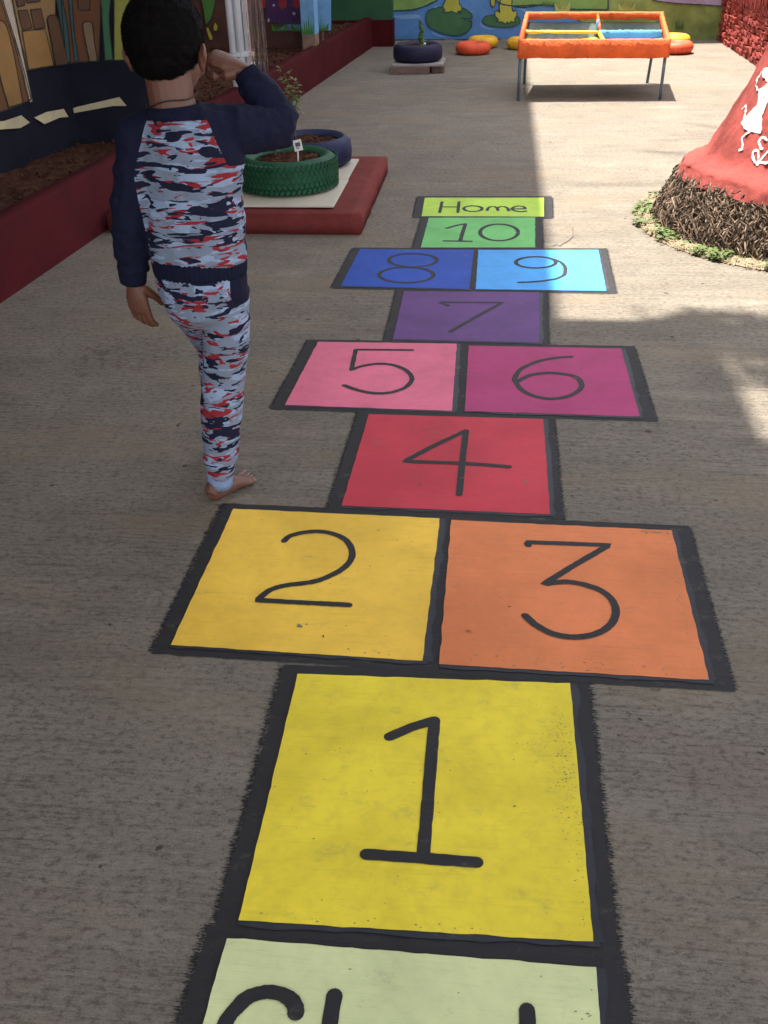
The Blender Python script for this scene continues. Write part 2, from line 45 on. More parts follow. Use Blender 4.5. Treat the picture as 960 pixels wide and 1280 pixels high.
# ------------------------------------------------------------------ materials
def lin(c): return tuple(((x/255)/12.92 if x/255 <= .04045 else ((x/255+.055)/1.055)**2.4) for x in c)
class NB:
    def __init__(s, name):
        s.m = bpy.data.materials.new(name); s.m.use_nodes = True; s.t = s.m.node_tree
        s.p = s.t.nodes['Principled BSDF']; s.co = s.n('ShaderNodeTexCoord')
    def n(s, k, **kw):
        x = s.t.nodes.new(k)
        for a, b in kw.items(): setattr(x, a, b)
        return x
    def l(s, a, b): s.t.links.new(a, b)
    def noise(s, scale=(1, 1, 1), sc=1, det=4, rough=.6, dist=0, coord='Object', off=(0, 0, 0)):
        mp = s.n('ShaderNodeMapping'); mp.inputs['Scale'].default_value = scale; mp.inputs['Location'].default_value = off
        s.l(s.co.outputs[coord], mp.inputs[0])
        x = s.n('ShaderNodeTexNoise'); x.inputs['Scale'].default_value = sc; x.inputs['Detail'].default_value = det
        x.inputs['Roughness'].default_value = rough; x.inputs['Distortion'].default_value = dist
        s.l(mp.outputs[0], x.inputs['Vector']); return x.outputs['Fac']
    def ramp(s, fac, stops, interp='LINEAR'):
        x = s.n('ShaderNodeValToRGB'); x.color_ramp.interpolation = interp
        e = x.color_ramp.elements
        while len(e) < len(stops): e.new(.5)
        for i, (pos, c) in enumerate(stops):
            e[i].position = pos; e[i].color = (*c, 1) if len(c) == 3 else c
        s.l(fac, x.inputs[0]); return x.outputs[0]
    def mix(s, fac, a, b, mode='MIX'):
        x = s.n('ShaderNodeMix', data_type='RGBA', blend_type=mode)
        for v, i in ((fac, 0), (a, 6), (b, 7)):
            if hasattr(v, 'links'): s.l(v, x.inputs[i])
            else: x.inputs[i].default_value = v if i == 0 else ((*v, 1) if len(v) == 3 else v)
        return x.outputs[2]
    def math(s, op, a, b=0, c=None):
        x = s.n('ShaderNodeMath', operation=op)
        for v, i in ((a, 0), (b, 1), (c, 2)):
            if v is None: continue
            if hasattr(v, 'links'): s.l(v, x.inputs[i])
            else: x.inputs[i].default_value = v
        return x.outputs[0]
    def bump(s, h, st=.3, d=.01, prev=None):
        x = s.n('ShaderNodeBump'); x.inputs['Strength'].default_value = st; x.inputs['Distance'].default_value = d
        s.l(h, x.inputs['Height'])
        if prev: s.l(prev, x.inputs['Normal'])
        return x.outputs[0]
    def out(s, col, rough=.7, nrm=None, spec=.5):
        if hasattr(col, 'links'): s.l(col, s.p.inputs['Base Color'])
        else: s.p.inputs['Base Color'].default_value = (*col, 1)
        if hasattr(rough, 'links'): s.l(rough, s.p.inputs['Roughness'])
        else: s.p.inputs['Roughness'].default_value = rough
        s.p.inputs['Specular IOR Level'].default_value = spec
        if nrm: s.l(nrm, s.p.inputs['Normal'])
        return s.m
def mul(c, k): return tuple(min(1, x*k) for x in c)

def concrete():
    b = NB('broomed_concrete')
    big = b.noise(sc=.9, det=5, rough=.6)
    mid = b.noise(sc=4, det=6, rough=.65, dist=.6)
    streak = b.noise(scale=(3.5, 75, 1), sc=1.5, det=6, rough=.78, dist=.35)
    broad = b.noise(scale=(1, 9, 1), sc=1.6, det=5, rough=.7, dist=.8)
    fine = b.noise(sc=260, det=3, rough=.7)
    grit = b.noise(scale=(1, 1.7, 1), sc=48, det=5, rough=.75)
    blot = b.noise(sc=16, det=6, rough=.7, off=(2, 8, 0))
    c = b.ramp(big, [(.3, (.170, .147, .119)), (.5, (.222, .192, .154)), (.7, (.262, .226, .180))])
    c = b.mix(b.ramp(broad, [(.40, (0, 0, 0)), (.62, (1, 1, 1))]), c, (.255, .221, .178))
    c = b.mix(b.math('MULTIPLY', b.ramp(mid, [(.42, (0, 0, 0)), (.66, (1, 1, 1))]), .5), c, (.160, .140, .118))
    c = b.mix(b.math('MULTIPLY', b.ramp(blot, [(.5, (0, 0, 0)), (.7, (1, 1, 1))]), .4), c, (.14, .122, .10))
    patch = b.ramp(b.noise(sc=1.1, det=4, off=(9, 4, 1)), [(.4, (.12, .12, .12)), (.6, (1, 1, 1))])
    c = b.mix(b.math('MULTIPLY', b.ramp(streak, [(.34, (1, 1, 1)), (.48, (0, 0, 0))]), patch), c, (.085, .072, .058))
    c = b.mix(b.math('MULTIPLY', b.ramp(streak, [(.55, (0, 0, 0)), (.75, (1, 1, 1))]), .5), c, (.30, .265, .22))
    c = b.mix(b.math('MULTIPLY', b.ramp(grit, [(.39, (1, 1, 1)), (.49, (0, 0, 0))]), .7), c, (.085, .073, .06))
    c = b.mix(b.math('MULTIPLY', b.ramp(grit, [(.55, (0, 0, 0)), (.66, (1, 1, 1))]), .5), c, (.30, .27, .24))
    spk = b.noise(scale=(1, 1.3, 1), sc=210, det=4, rough=.8)
    c = b.mix(b.math('MULTIPLY', b.ramp(spk, [(.36, (1, 1, 1)), (.46, (0, 0, 0))]), .55), c, (.07, .06, .05))
    c = b.mix(b.math('MULTIPLY', b.ramp(spk, [(.56, (0, 0, 0)), (.66, (1, 1, 1))]), .45), c, (.36, .32, .27))
    red = b.noise(sc=1.7, det=4, off=(5, 3, 0))
    c = b.mix(b.math('MULTIPLY', b.ramp(red, [(.6, (0, 0, 0)), (.75, (1, 1, 1))]), .3), c, (.17, .11, .09))
    pit = b.noise(sc=23, det=2, rough=.4, off=(1, 1, 5))
    c = b.mix(b.ramp(pit, [(.735, (0, 0, 0)), (.76, (.8, .8, .8))]), c, (.05, .04, .035))
    ochre = b.noise(scale=(1, 2.2, 1), sc=1.3, det=5, rough=.6, off=(11, 2, 4))
    c = b.mix(b.math('MULTIPLY', b.ramp(ochre, [(.52, (0, 0, 0)), (.7, (1, 1, 1))]), .45), c, (.27, .20, .125))
    pale = b.noise(scale=(1, 3, 1), sc=2.1, det=6, rough=.7, off=(1, 12, 4))
    c = b.mix(b.math('MULTIPLY', b.ramp(pale, [(.56, (0, 0, 0)), (.72, (1, 1, 1))]), .4), c, (.33, .29, .24))
    h = b.math('ADD', b.math('MULTIPLY', streak, 1.0), b.math('MULTIPLY', grit, .8))
    h = b.math('ADD', h, b.math('MULTIPLY', fine, .5))
    return b.out(c, .9, b.bump(h, .75, .007), .15)
def paint(name, col, rough=.55, dirt=.12, bump=.25, dirtcol=(.12, .1, .09), streak=True, spec=.16, variation=.15):
    b = NB(name)
    n1 = b.noise(sc=3.2, det=5, rough=.6, dist=.5); n2 = b.noise(sc=30, det=5, rough=.7)
    c = b.mix(b.ramp(n1, [(.35, (0, 0, 0)), (.65, (1, 1, 1))]), mul(col, 1-variation), mul(col, 1+variation*.6))
    c = b.mix(b.math('MULTIPLY', b.ramp(n2, [(.45, (0, 0, 0)), (.75, (1, 1, 1))]), dirt), c, dirtcol)
    sp = b.noise(sc=75, det=2, rough=.5, off=(3, 1, 2))
    c = b.mix(b.math('MULTIPLY', b.ramp(sp, [(.755, (0, 0, 0)), (.775, (1, 1, 1))]), min(1, dirt*5)), c, mul(dirtcol, .6))
    st = b.noise(scale=(3.5, 70, 1) if streak else (1, 1, 1), sc=1.5 if streak else 40, det=6, rough=.7)
    if streak:
        c = b.mix(b.math('MULTIPLY', b.ramp(st, [(.32, (1, 1, 1)), (.46, (0, 0, 0))]), .22), c, mul(col, .55))
        wear = b.noise(scale=(1, 1.6, 1), sc=11, det=7, rough=.8, off=(4, 4, 4))
        c = b.mix(b.math('MULTIPLY', b.ramp(wear, [(.57, (0, 0, 0)), (.72, (1, 1, 1))]), .35), c, (.2, .18, .14))
    fine = b.noise(sc=180, det=3)
    h = b.math('ADD', st, b.math('MULTIPLY', fine, .3))
    r = b.math('ADD', b.math('MULTIPLY', n2, .25), rough-.12)
    return b.out(c, r, b.bump(h, bump, .004), spec)
def plain(name, col, rough=.6, var=.15, nsc=8, bump=.2, bsc=60, bd=.004, spec=.4, metal=0):
    b = NB(name)
    n1 = b.noise(sc=nsc, det=6, rough=.65, dist=.3)
    c = b.ramp(n1, [(.3, mul(col, 1-var)), (.7, mul(col, 1+var))])
    b.p.inputs['Metallic'].default_value = metal
    return b.out(c, rough, b.bump(b.noise(sc=bsc, det=5, rough=.6), bump, bd), spec)
def soil_mat():
    b = NB('red_soil'); n = b.noise(sc=25, det=8, rough=.75)
    c = b.ramp(n, [(.3, (.03, .014, .009)), (.55, (.1, .042, .025)), (.75, (.18, .085, .05))])
    return b.out(c, .95, b.bump(b.noise(sc=60, det=6, rough=.7), .9, .02), .1)
def camo(name, sx, sz, seed, zs=1.0):
    b = NB(name)
    d1 = b.noise(scale=(sx, sx, sz), sc=1, det=2.2, rough=.5, dist=.9, off=(seed, 1.3, 0))
    d2 = b.noise(scale=(sx, sx, sz*1.05), sc=1, det=2.2, rough=.5, dist=.9, off=(seed+7, 4.1, 3))
    d3 = b.noise(scale=(sx*.8, sx*.8, sz*.8), sc=1, det=2, off=(seed+3, 9.1, 7))
    base = b.mix(b.ramp(d3, [(.44, (0, 0, 0)), (.47, (1, 1, 1))]), (.24, .31, .45), (.17, .205, .28))
    c = b.mix(b.ramp(d2, [(.572, (0, 0, 0)), (.580, (1, 1, 1))]), base, (.23, .02, .028))
    c = b.mix(b.ramp(d1, [(.550, (0, 0, 0)), (.557, (1, 1, 1))]), c, (.010, .011, .03))
    return b, c
def cloth_bump(b):
    return b.bump(b.noise(sc=14, det=3, dist=1.2), .35, .02, b.bump(b.noise(sc=500, det=2), .25, .002))

M = {}
M['ground'] = concrete()
CELLCOL = {'Start': (.66, .70, .36), '1': (.84, .67, .05), '2': (.90, .56, .07), '3': (.76, .23, .085), '4': (.57, .048, .07), '5': (.76, .17, .27),
           '6': (.42, .045, .16), '7': (.13, .055, .20), '8': (.022, .075, .40), '9': (.08, .38, .85), '10': (.16, .50, .15), 'Home': (.45, .68, .08)}
CELLNAME = {'Start': 'pale green', '1': 'bright yellow', '2': 'golden yellow', '3': 'orange', '4': 'red', '5': 'pink', '6': 'magenta', '7': 'purple', '8': 'dark blue', '9': 'sky blue', '10': 'green', 'Home': 'lime green'}
for k, c in CELLCOL.items(): M['cell'+k] = paint('ground_paint_'+CELLNAME[k].replace(' ', '_'), c, .62, .10 if k != '1' else .16)
M['black_line'] = paint('black_ground_paint', (.022, .021, .023), .72, .2, .5, (.07, .065, .06), spec=.3)
M['sheen_line'] = paint('sky_sheen_ground_paint', (.034, .035, .045), .5, .2, .3, (.09, .09, .1))  # smoother border paint, its sky sheen mixed into the colour
M['numeral'] = paint('numeral_paint', (.028, .028, .03), .6, .1, .3)
M['kerb_red'] = paint('red_kerb_paint', (.062, .006, .008), .85, .3, .6, (.05, .02, .018), False, .1, .2)
M['platform_red'] = paint('red_platform_paint', (.17, .032, .028), .8, .5, .5, (.07, .03, .028), False, .12, .2)
M['soil'] = soil_mat()
M['navy_wall'] = plain('dark_road_mural_paint', (.011, .012, .02), .8, .2, 5, .3, spec=.1)
M['brown_wall'] = plain('brown_wall_paint', (.085, .035, .025), .85, .35, 6, .4)
M['green_wall'] = plain('dark_green_wall_paint', (.02, .085, .035), .7, .2, 4, .3)
M['render_wall'] = plain('grey_cement_render', (.28, .26, .23), .85, .2, 5, .4)
pal = dict(ochre_d=(.13, .06, .022), ochre=(.26, .14, .045), cream_l=(.42, .34, .26), tan=(.24, .145, .06), brown=(.10, .048, .025), brown2=(.13, .05, .022), dash=(.48, .42, .26),
    teal=(.04, .09, .09), taup=(.2, .13, .08), green_d=(.04, .13, .06), olive=(.24, .24, .05), sky=(.16, .36, .62), purple=(.07, .025, .11), red=(.35, .03, .03), pale=(.4, .4, .6),
    pebb=(.14, .18, .3), grass=(.05, .2, .03), green_b=(.08, .22, .05), yel=(.5, .42, .05), pond=(.09, .24, .52), pond_l=(.2, .36, .62), bank=(.2, .34, .09), lily=(.05, .15, .06),
    frog=(.42, .42, .06), lilac=(.4, .33, .48), tuft_d=(.07, .13, .05), tuft_y=(.4, .42, .12), ink=(.02, .02, .02), ink2=(.03, .06, .08))
for k, c in pal.items():
    vn = dict(ochre_d='ochre_dark', cream_l='cream', brown2='warm_brown', taup='taupe', green_d='deep_green', green_b='leaf_green', yel='yellow', pond_l='pond_light', pebb='pebble', tuft_d='tuft_dark', tuft_y='tuft_yellow', ink2='dark_outline').get(k, k)
    M['m_'+k] = paint('mural_'+vn, c, .65, .15, .4, (.06, .05, .045), False, .3, .18)
M['field'] = paint('mural_field_green', (.24, .31, .09), .7, .3, .5, (.1, .12, .05), False, .3, .3)
M['white_paint'] = plain('white_figure_paint', (.68, .66, .63), .6, .06, 10, .3)
M['trunk_red'] = paint('red_trunk_paint', (.30, .06, .05), .9, .6, 1.0, (.13, .03, .025), False, .25, .25)
M['brick_red'] = paint('red_brick_paint', (.30, .05, .042), .8, .4, .8, (.08, .018, .015), False, .25, .3)
M['root'] = plain('dry_root', (.085, .055, .036), .9, .55, 35, .6)
M['root_core'] = plain('root_mass', (.05, .032, .022), .95, .4, 20, .8)
M['leafg'] = plain('weed_leaf', (.085, .125, .03), .6, .4, 12, .1)
M['dry'] = plain('dry_grass', (.33, .26, .15), .8, .3, 12, .1)
M['leafd'] = plain('plant_leaf', (.06, .11, .03), .55, .4, 12, .1)
M['leafy'] = plain('plant_leaf_yellowish', (.11, .13, .03), .55, .3, 12, .1)
M['stem'] = plain('plant_stem', (.09, .08, .04), .7, .2, 12, .2)
M['pipe_white'] = plain('white_pvc', (.62, .64, .68), .35, .08, 3, .1, 20)
M['tile'] = plain('cream_tile', (.55, .5, .4), .4, .1, 4, .1, 30)
def rubber(name, col): return plain(name, col, .6, .3, 14, .5, 90, .004, .25 if max(col) < .2 else .5)
M['tyre_green'] = rubber('green_painted_rubber', (.010, .065, .03))
M['tyre_blue'] = rubber('blue_painted_rubber', (.013, .019, .06))
M['tyre_navy'] = rubber('navy_painted_rubber', (.016, .015, .042))
M['tyre_orange'] = rubber('orange_painted_rubber', (.75, .09, .03))
M['tyre_yellow'] = rubber('yellow_painted_rubber', (.8, .42, .02))
M['brick_plain'] = plain('raw_brick', (.17, .11, .085), .9, .3, 20, .6)
M['slab'] = plain('grey_slab', (.3, .28, .26), .85, .2, 10, .4)
M['wrap_orange'] = plain('orange_fabric_wrap', (.78, .12, .02), .6, .22, 9, .8, 45, .01)
M['wrap_yellow'] = plain('yellow_fabric_wrap', (.75, .5, .06), .6, .15, 9, .5, 45, .006)
M['wrap_blue'] = plain('blue_fabric_wrap', (.1, .38, .62), .6, .15, 9, .5, 45, .006)
M['net'] = plain('shade_net_plastic', (.05, .07, .06), .6, .2, 20, .1)
M['steel'] = plain('blue_grey_painted_steel', (.10, .16, .2), .45, .2, 12, .1, 60, .002, .5, .3)
M['wood'] = plain('roof_timber', (.2, .13, .08), .8, .2, 10, .3)
M['roof'] = plain('corrugated_sheet', (.5, .5, .5), .5, .1, 3, .1)
M['bark'] = plain('palm_bark', (.2, .16, .12), .9, .3, 14, .6)
M['skin'] = plain('skin', (.125, .050, .030), .5, .1, 18, .15, 90, .002, .4)
M['skin_foot'] = M['skin']
M['nail'] = plain('nail', (.33, .17, .12), .35, .05, 18, .05)
M['hair'] = plain('black_hair', (.0035, .0028, .003), .8, .3, 60, .6, 200, .004, .06)
M['eye'] = plain('eye_white', (.6, .58, .55), .2, .03, 18, 0)
M['iris'] = plain('dark_iris', (.02, .01, .008), .15, .1, 18, 0)
M['lip'] = plain('lip', (.22, .07, .06), .4, .1, 18, .1)
M['navy_cloth'] = plain('navy_jersey', (.007, .008, .024), .9, .15, 30, .5, 350, .002, .15)
M['cuff_blue'] = plain('light_blue_rib', (.2, .27, .42), .85, .1, 30, .5, 350, .002, .15)
M['string'] = plain('dark_string', (.02, .012, .012), .7, .1)

def clear_plastic():
    b = NB('clear_plastic_sheet'); p = b.p
    p.inputs['Base Color'].default_value = (.95, .88, .84, 1); p.inputs['Roughness'].default_value = .05
    p.inputs['Transmission Weight'].default_value = .97; p.inputs['IOR'].default_value = 1.2
    b.l(b.bump(b.noise(scale=(30, 30, 2), sc=1, det=3), .6, .01), p.inputs['Normal'])
    return b.m
M['plastic'] = clear_plastic()

# ------------------------------------------------------------------ helpers
def mesh(name, vs, fs, mat, parent=None, smooth=False):
    me = bpy.data.meshes.new(name); me.from_pydata([tuple(v) for v in vs], [], fs)
    for m in (mat if isinstance(mat, (list, tuple)) else [mat]): me.materials.append(m)
    if smooth: me.polygons.foreach_set('use_smooth', [True]*len(me.polygons))
    o = bpy.data.objects.new(name, me); C.objects.link(o)
    if parent is not None: o.parent = parent; o.matrix_parent_inverse = par_inv(parent)
    return o
def par_inv(p):
    m = Matrix.Identity(4); q = p
    while q is not None: m = Matrix.LocRotScale(q.location, q.rotation_euler, q.scale) @ (m if q is p else m); q = q.parent
    return world_of(p).inverted()
def world_of(o):
    m = Matrix.LocRotScale(o.location, o.rotation_euler, o.scale)
    return (world_of(o.parent) @ o.matrix_parent_inverse @ m) if o.parent else m
def empty(name, loc, label, cat, group=None):
    o = bpy.data.objects.new(name, None); C.objects.link(o); o.location = loc; o.empty_display_size = .1
    return tag(o, label, cat, group)
def tag(o, label=None, cat=None, group=None, kind=None):
    for k, v in (('label', label), ('category', cat), ('group', group), ('kind', kind)):
        if v: o[k] = v
    return o
class G:
    def __init__(s): s.v = []; s.f = []
    def add(s, vs, fs):
        n = len(s.v); s.v += [Vector(v) for v in vs]; s.f += [tuple(i+n for i in f) for f in fs]; return s
    def box(s, x0, x1, y0, y1, z0, z1, mat=None):
        vs = [Vector((x, y, z)) for x in (x0, x1) for y in (y0, y1) for z in (z0, z1)]
        if mat: vs = [mat@v for v in vs]
        return s.add(vs, [(0, 1, 3, 2), (4, 6, 7, 5), (0, 4, 5, 1), (2, 3, 7, 6), (0, 2, 6, 4), (1, 5, 7, 3)])
    def loft(s, path, ra, rb=None, ref=(1, 0, 0), n=14, cap=.35):
        P = [Vector(p) for p in path]; rb = rb or ra; ref = Vector(ref); k = len(P)
        ra = [ra]*k if isinstance(ra, (int, float)) else ra; rb = [rb]*k if isinstance(rb, (int, float)) else rb
        vs = []
        for i, p in enumerate(P):
            t = (P[min(i+1, k-1)]-P[max(i-1, 0)]).normalized()
            a = (ref-t*ref.dot(t)); a = a.normalized() if a.length > 1e-5 else t.orthogonal().normalized(); b = t.cross(a)
            for j in range(n):
                q = 2*math.pi*j/n; vs.append(p+a*ra[i]*math.cos(q)+b*rb[i]*math.sin(q))
        fs = [(i*n+j, i*n+(j+1) % n, (i+1)*n+(j+1) % n, (i+1)*n+j) for i in range(k-1) for j in range(n)]
        t0 = (P[1]-P[0]).normalized(); t1 = (P[-1]-P[-2]).normalized()
        vs += [P[0]-t0*min(ra[0], rb[0])*cap, P[-1]+t1*min(ra[-1], rb[-1])*cap]; c0, c1 = k*n, k*n+1
        fs += [(c0, (j+1) % n, j) for j in range(n)]+[(c1, (k-1)*n+j, (k-1)*n+(j+1) % n) for j in range(n)]
        return s.add(vs, fs)
    def ell(s, c, r, rot=None, n=16, m=10):
        vs = []; fs = []
        for i in range(m+1):
            a = math.pi*i/m
            for j in range(n):
                b = 2*math.pi*j/n; v = Vector((r[0]*math.sin(a)*math.cos(b), r[1]*math.sin(a)*math.sin(b), r[2]*math.cos(a)))
                if rot: v = rot@v
                vs.append(Vector(c)+v)
        fs = [(i*n+j, (i+1)*n+j, (i+1)*n+(j+1) % n, i*n+(j+1) % n) for i in range(m) for j in range(n)]
        return s.add(vs, fs)
    def obj(s, name, mat, parent=None, smooth=False): return mesh(name, s.v, s.f, mat, parent, smooth)
def arc(cx, cy, r, a0, a1, n): return [(cx+r*math.cos(R(a0+(a1-a0)*i/n)), cy+r*math.sin(R(a0+(a1-a0)*i/n))) for i in range(n+1)]
def fuse(g, voxel, smooth_it=4, name='tmp'):
    """voxel-union of all closed shapes in g into one continuous skin"""
    me = bpy.data.meshes.new(name); me.from_pydata([tuple(v) for v in g.v], [], g.f)
    o = bpy.data.objects.new(name, me); C.objects.link(o)
    bm = bmesh.new(); bm.from_mesh(me); bmesh.ops.remove_doubles(bm, verts=bm.verts, dist=1e-5); bmesh.ops.recalc_face_normals(bm, faces=bm.faces); bm.to_mesh(me); bm.free()
    m = o.modifiers.new('r', 'REMESH'); m.mode = 'VOXEL'; m.voxel_size = voxel
    s_ = o.modifiers.new('s', 'SMOOTH'); s_.factor = .6; s_.iterations = smooth_it
    dg = bpy.context.evaluated_depsgraph_get(); dg.update()
    out = bpy.data.meshes.new_from_object(o.evaluated_get(dg)); bpy.data.objects.remove(o)
    out.polygons.foreach_set('use_smooth', [True]*len(out.polygons))
    return out
def put(me, name, mat, parent):
    me.name = name; me.materials.clear()
    for m in (mat if isinstance(mat, (list, tuple)) else [mat]): me.materials.append(m)
    o = bpy.data.objects.new(name, me); C.objects.link(o); o.parent = parent
    if parent is not None: o.matrix_parent_inverse = world_of(parent).inverted()
    return o
def nz(x, y=0, z=0): return noise.noise(Vector((x, y, z)))
def resample(pts, step):
    out = [Vector(pts[0])]
    for a, b in zip(pts[:-1], pts[1:]):
        a, b = Vector(a), Vector(b); L = (b-a).length; k = max(1, int(L/step))
        for i in range(1, k+1): out.append(a.lerp(b, i/k))
    return out
def smooth_poly(pts):
    """Catmull-Rom through 2D points"""
    if len(pts) < 4: return pts
    P = [Vector(p) for p in pts]; closed = (P[0]-P[-1]).length < 1e-3; out = []
    n = len(P)
    for i in range(n-1):
        p0 = P[i-1] if i > 0 else (P[-2] if closed else P[0]); p1, p2 = P[i], P[i+1]
        p3 = P[i+2] if i+2 < n else (P[1] if closed else P[-1])
        # keep sharp corners
        c1 = (p1-p0).length > 1e-6 and (p1-p0).angle(p2-p1, 0) > .9; c2 = (p3-p2).length > 1e-6 and (p2-p1).angle(p3-p2, 0) > .9
        m1 = (p2-p1) if c1 else (p2-p0)*.5; m2 = (p2-p1) if c2 else (p3-p1)*.5
        for k in range(4):
            t = k/4; h = (2*t**3-3*t*t+1, t**3-2*t*t+t, -2*t**3+3*t*t, t**3-t*t)
            out.append(p1*h[0]+m1*h[1]+p2*h[2]+m2*h[3])
    out.append(P[-1]); return out
def stroke(g, pts, wdt, place, ragg=.0006, wob=.08, lift=Vector((0, 0, 6e-6))):
    """brush stroke: ribbon with round ends; place(x, y) -> 3D"""
    P = [Vector(p) for p in smooth_poly(pts)]; P = [P[0]]+[b for a, b in zip(P[:-1], P[1:]) if (b-a).length > 1e-5]
    P = resample(P, wdt*.5); k = len(P); L = []; Rr = []
    def w_(i): return wdt*.5*(1+wob*nz(P[i].x*25, P[i].y*25, 3))
    N = []
    for i in range(k):
        t = (P[min(i+1, k-1)]-P[max(i-1, 0)]); t = t.normalized() if t.length > 1e-9 else Vector((1, 0)); N.append(Vector((-t.y, t.x)))
    vs = []; fs = []
    for i in range(k):
        j = random.uniform(-ragg, ragg); vs += [P[i]+N[i]*(w_(i)+j), P[i]-N[i]*(w_(i)+random.uniform(-ragg, ragg))]
    fs = [(2*i, 2*i+1, 2*i+3, 2*i+2) for i in range(k-1)]
    if (P[0]-P[-1]).length > wdt*.3:
        for (i, sgn) in ((0, -1), (k-1, 1)):
            t = Vector((N[i].y, -N[i].x))*sgn; base = len(vs); m = 6
            for q in range(1, m):
                a = math.pi*q/m; vs.append(P[i]+(N[i]*math.cos(a)+t*math.sin(a))*w_(i))
            ring = [2*i]+list(range(base, base+m-1))+[2*i+1]
            fs.append(tuple(ring if sgn < 0 else ring[::-1]))
    g.add([Vector(place(v.x, v.y))+lift*(i//2 if i < 2*k else 0) for i, v in enumerate(vs)], fs)

# ------------------------------------------------------------------ the ground
g = G()
g.add([(-60, -60, 0), (60, -60, 0), (60, 60, 0), (-60, 60, 0)], [(0, 1, 2, 3)])
tag(g.obj('ground', M['ground']), kind='structure')
g = G()
ck = [(.394, 4.974), (.39, 4.90), (.385, 4.823), (.367, 4.77), (.349, 4.73), (.33, 4.70), (.316, 4.665), (.30, 4.69), (.28, 4.66)]
for a, b in zip(ck[:-1], ck[1:]):
    a, b = Vector((*a, .0035)), Vector((*b, .0035)); t = (b-a).normalized(); n = Vector((-t.y, t.x, 0))*.0028
    g.add([a-n, b-n, b+n, a+n], [(0, 1, 2, 3)])
tag(g.obj('crack', plain('crack_filler', (.12, .1, .085), .95)), kind='structure')

# ------------------------------------------------------------------ hopscotch
hop = empty('hopscotch_court', (0, 3, 0), 'hopscotch court of bright numbered squares painted on the concrete from Start to Home', 'hopscotch')
# border outlines: (left, right, bottom, top) outsets in metres
OUTK = .010
OUT = {'Start': (.05, .055, .05, .02), '1': (.05, .05, .026, .03), '2': (.05, .045, .03, .03), '3': (.045, .058, .03, .028), '4': (.05, .045, .02, .02),
       '5': (.055, .025, .03, .025), '6': (.03, .06, .03, .03), '7': (.045, .045, .022, .02), '8': (.05, .02, .03, .03), '9': (.025, .05, .03, .03),
       '10': (.05, .045, .02, .015), 'Home': (.055, .055, .03, .04)}
def bil(q, u, v):          # q = TL, TR, BR, BL ; u right, v up
    tl, tr, br, bl = [Vector(a) for a in q]
    return bl.lerp(br, u).lerp(tl.lerp(tr, u), v)
def grid_patch(q, nx, ny, z, warp):
    g = G(); vs = []
    for j in range(ny+1):
        for i in range(nx+1):
            u, v = i/nx, j/ny; p = bil(q, u, v); d = warp(u, v, p); vs.append((p.x+d[0], p.y+d[1], z))
    fs = [(j*(nx+1)+i, j*(nx+1)+i+1, (j+1)*(nx+1)+i+1, (j+1)*(nx+1)+i) for j in range(ny) for i in range(nx)]
    return g.add(vs, fs)
for idx, k in enumerate(['Start', '1', '2', '3', '4', '5', '6', '7', '8', '9', '10', 'Home']):
    q = DATA['cells'][k]; tl, tr, br, bl = [Vector(a) for a in q]
    def wc(u, v, p, s=idx):
        ex = max(0, 1-min(u, 1-u)*24); ey = max(0, 1-min(v, 1-v)*24)
        return (ex*(.0022*nz(p.y*22, s)+.0012*nz(p.y*120, s)), ey*(.0022*nz(p.x*22, s, 4)+.0012*nz(p.x*120, s, 5)))
    cell = grid_patch(q, 40, 40, .0034, wc).obj('painted_square', M['cell'+k], hop)
    tag(cell, CELLNAME[k]+' square marked '+k)
    l, r, b, t = OUT[k]; l -= OUTK if l > .04 else 0; r -= OUTK if r > .04 else 0
    ql = [tl+Vector((-l, t)), tr+Vector((r, t)), br+Vector((r, -b)), bl+Vector((-l, -b))]
    def wb(u, v, p, s=idx):
        row = int(p.y*380); rnd = random.Random(row*13+s)
        a = rnd.random(); jag = (a**2.0)*.006
        dx = 0
        if u < .02: dx = -jag*.9+.005+.006*nz(p.y*9, s)
        elif u > .98: dx = (rnd.random()**2.0)*.006-.003+.006*nz(p.y*9, s, 8)
        dy = 0
        if v < .001 or v > .999: dy = .003*nz(p.x*30, s, 2)+.0015*nz(p.x*140, s, 6)
        return (dx, dy)
    H = (ql[0]-ql[3]).length
    grid_patch(ql, 60, int(H*380), .0010+.00014*(idx % 6), wb).obj('border', M['black_line'], cell)
    # smoother paint hugging the right and lower sides, sky reflection painted in slate-grey
    g = G(); s_w = .020
    def flat(pts, z): g.add([(x, y, z) for x, y in pts], [tuple(range(len(pts)))])
    def edge_band(A, B, n, wd, sd):
        A, B = Vector(A), Vector(B); K = 50; vs = []
        for i in range(K+1):
            p = A.lerp(B, i/K); vs += [p-Vector(n)*.004, p+Vector(n)*(wd*(.8+.5*nz(p.x*18, p.y*18, sd)+.12*nz(p.x*150, p.y*150, sd)))]
        g.add([(v.x, v.y, .0024) for v in vs], [(2*i, 2*i+1, 2*i+3, 2*i+2) for i in range(K)])
    if k not in ('Home', '10', '8'):
        edge_band(br, tr, (1, 0), .017 if k not in ('2', '5', '8') else .02, idx)
    g2 = g; g = g2
    if g.v: g.obj('sheen_band', M['sheen_line'], cell)
    if k not in ('Start',):
        g = G(); edge_band(bl+Vector((0, 0)), br+Vector((.01, 0)), (0, -1), .012, idx+20)
        o = g.obj('sheen_band', M['sheen_line'], cell)
        for v in o.data.vertices: v.co.z = .0027
    g = G(); wd = {'Start': .024, '1': .0235, '2': .0175, '3': .0185, '4': .0195, '5': .017, '6': .0185, '7': .018, '8': .018, '9': .018, '10': .02, 'Home': .017}[k]
    for i, st in enumerate(DATA['strokes'][k]): stroke(g, st, wd, lambda x, y, i=i: (x, y, .0042+.00012*i))
    g.obj('lettering' if k in ('Start', 'Home') else 'numeral', M['numeral'], cell)

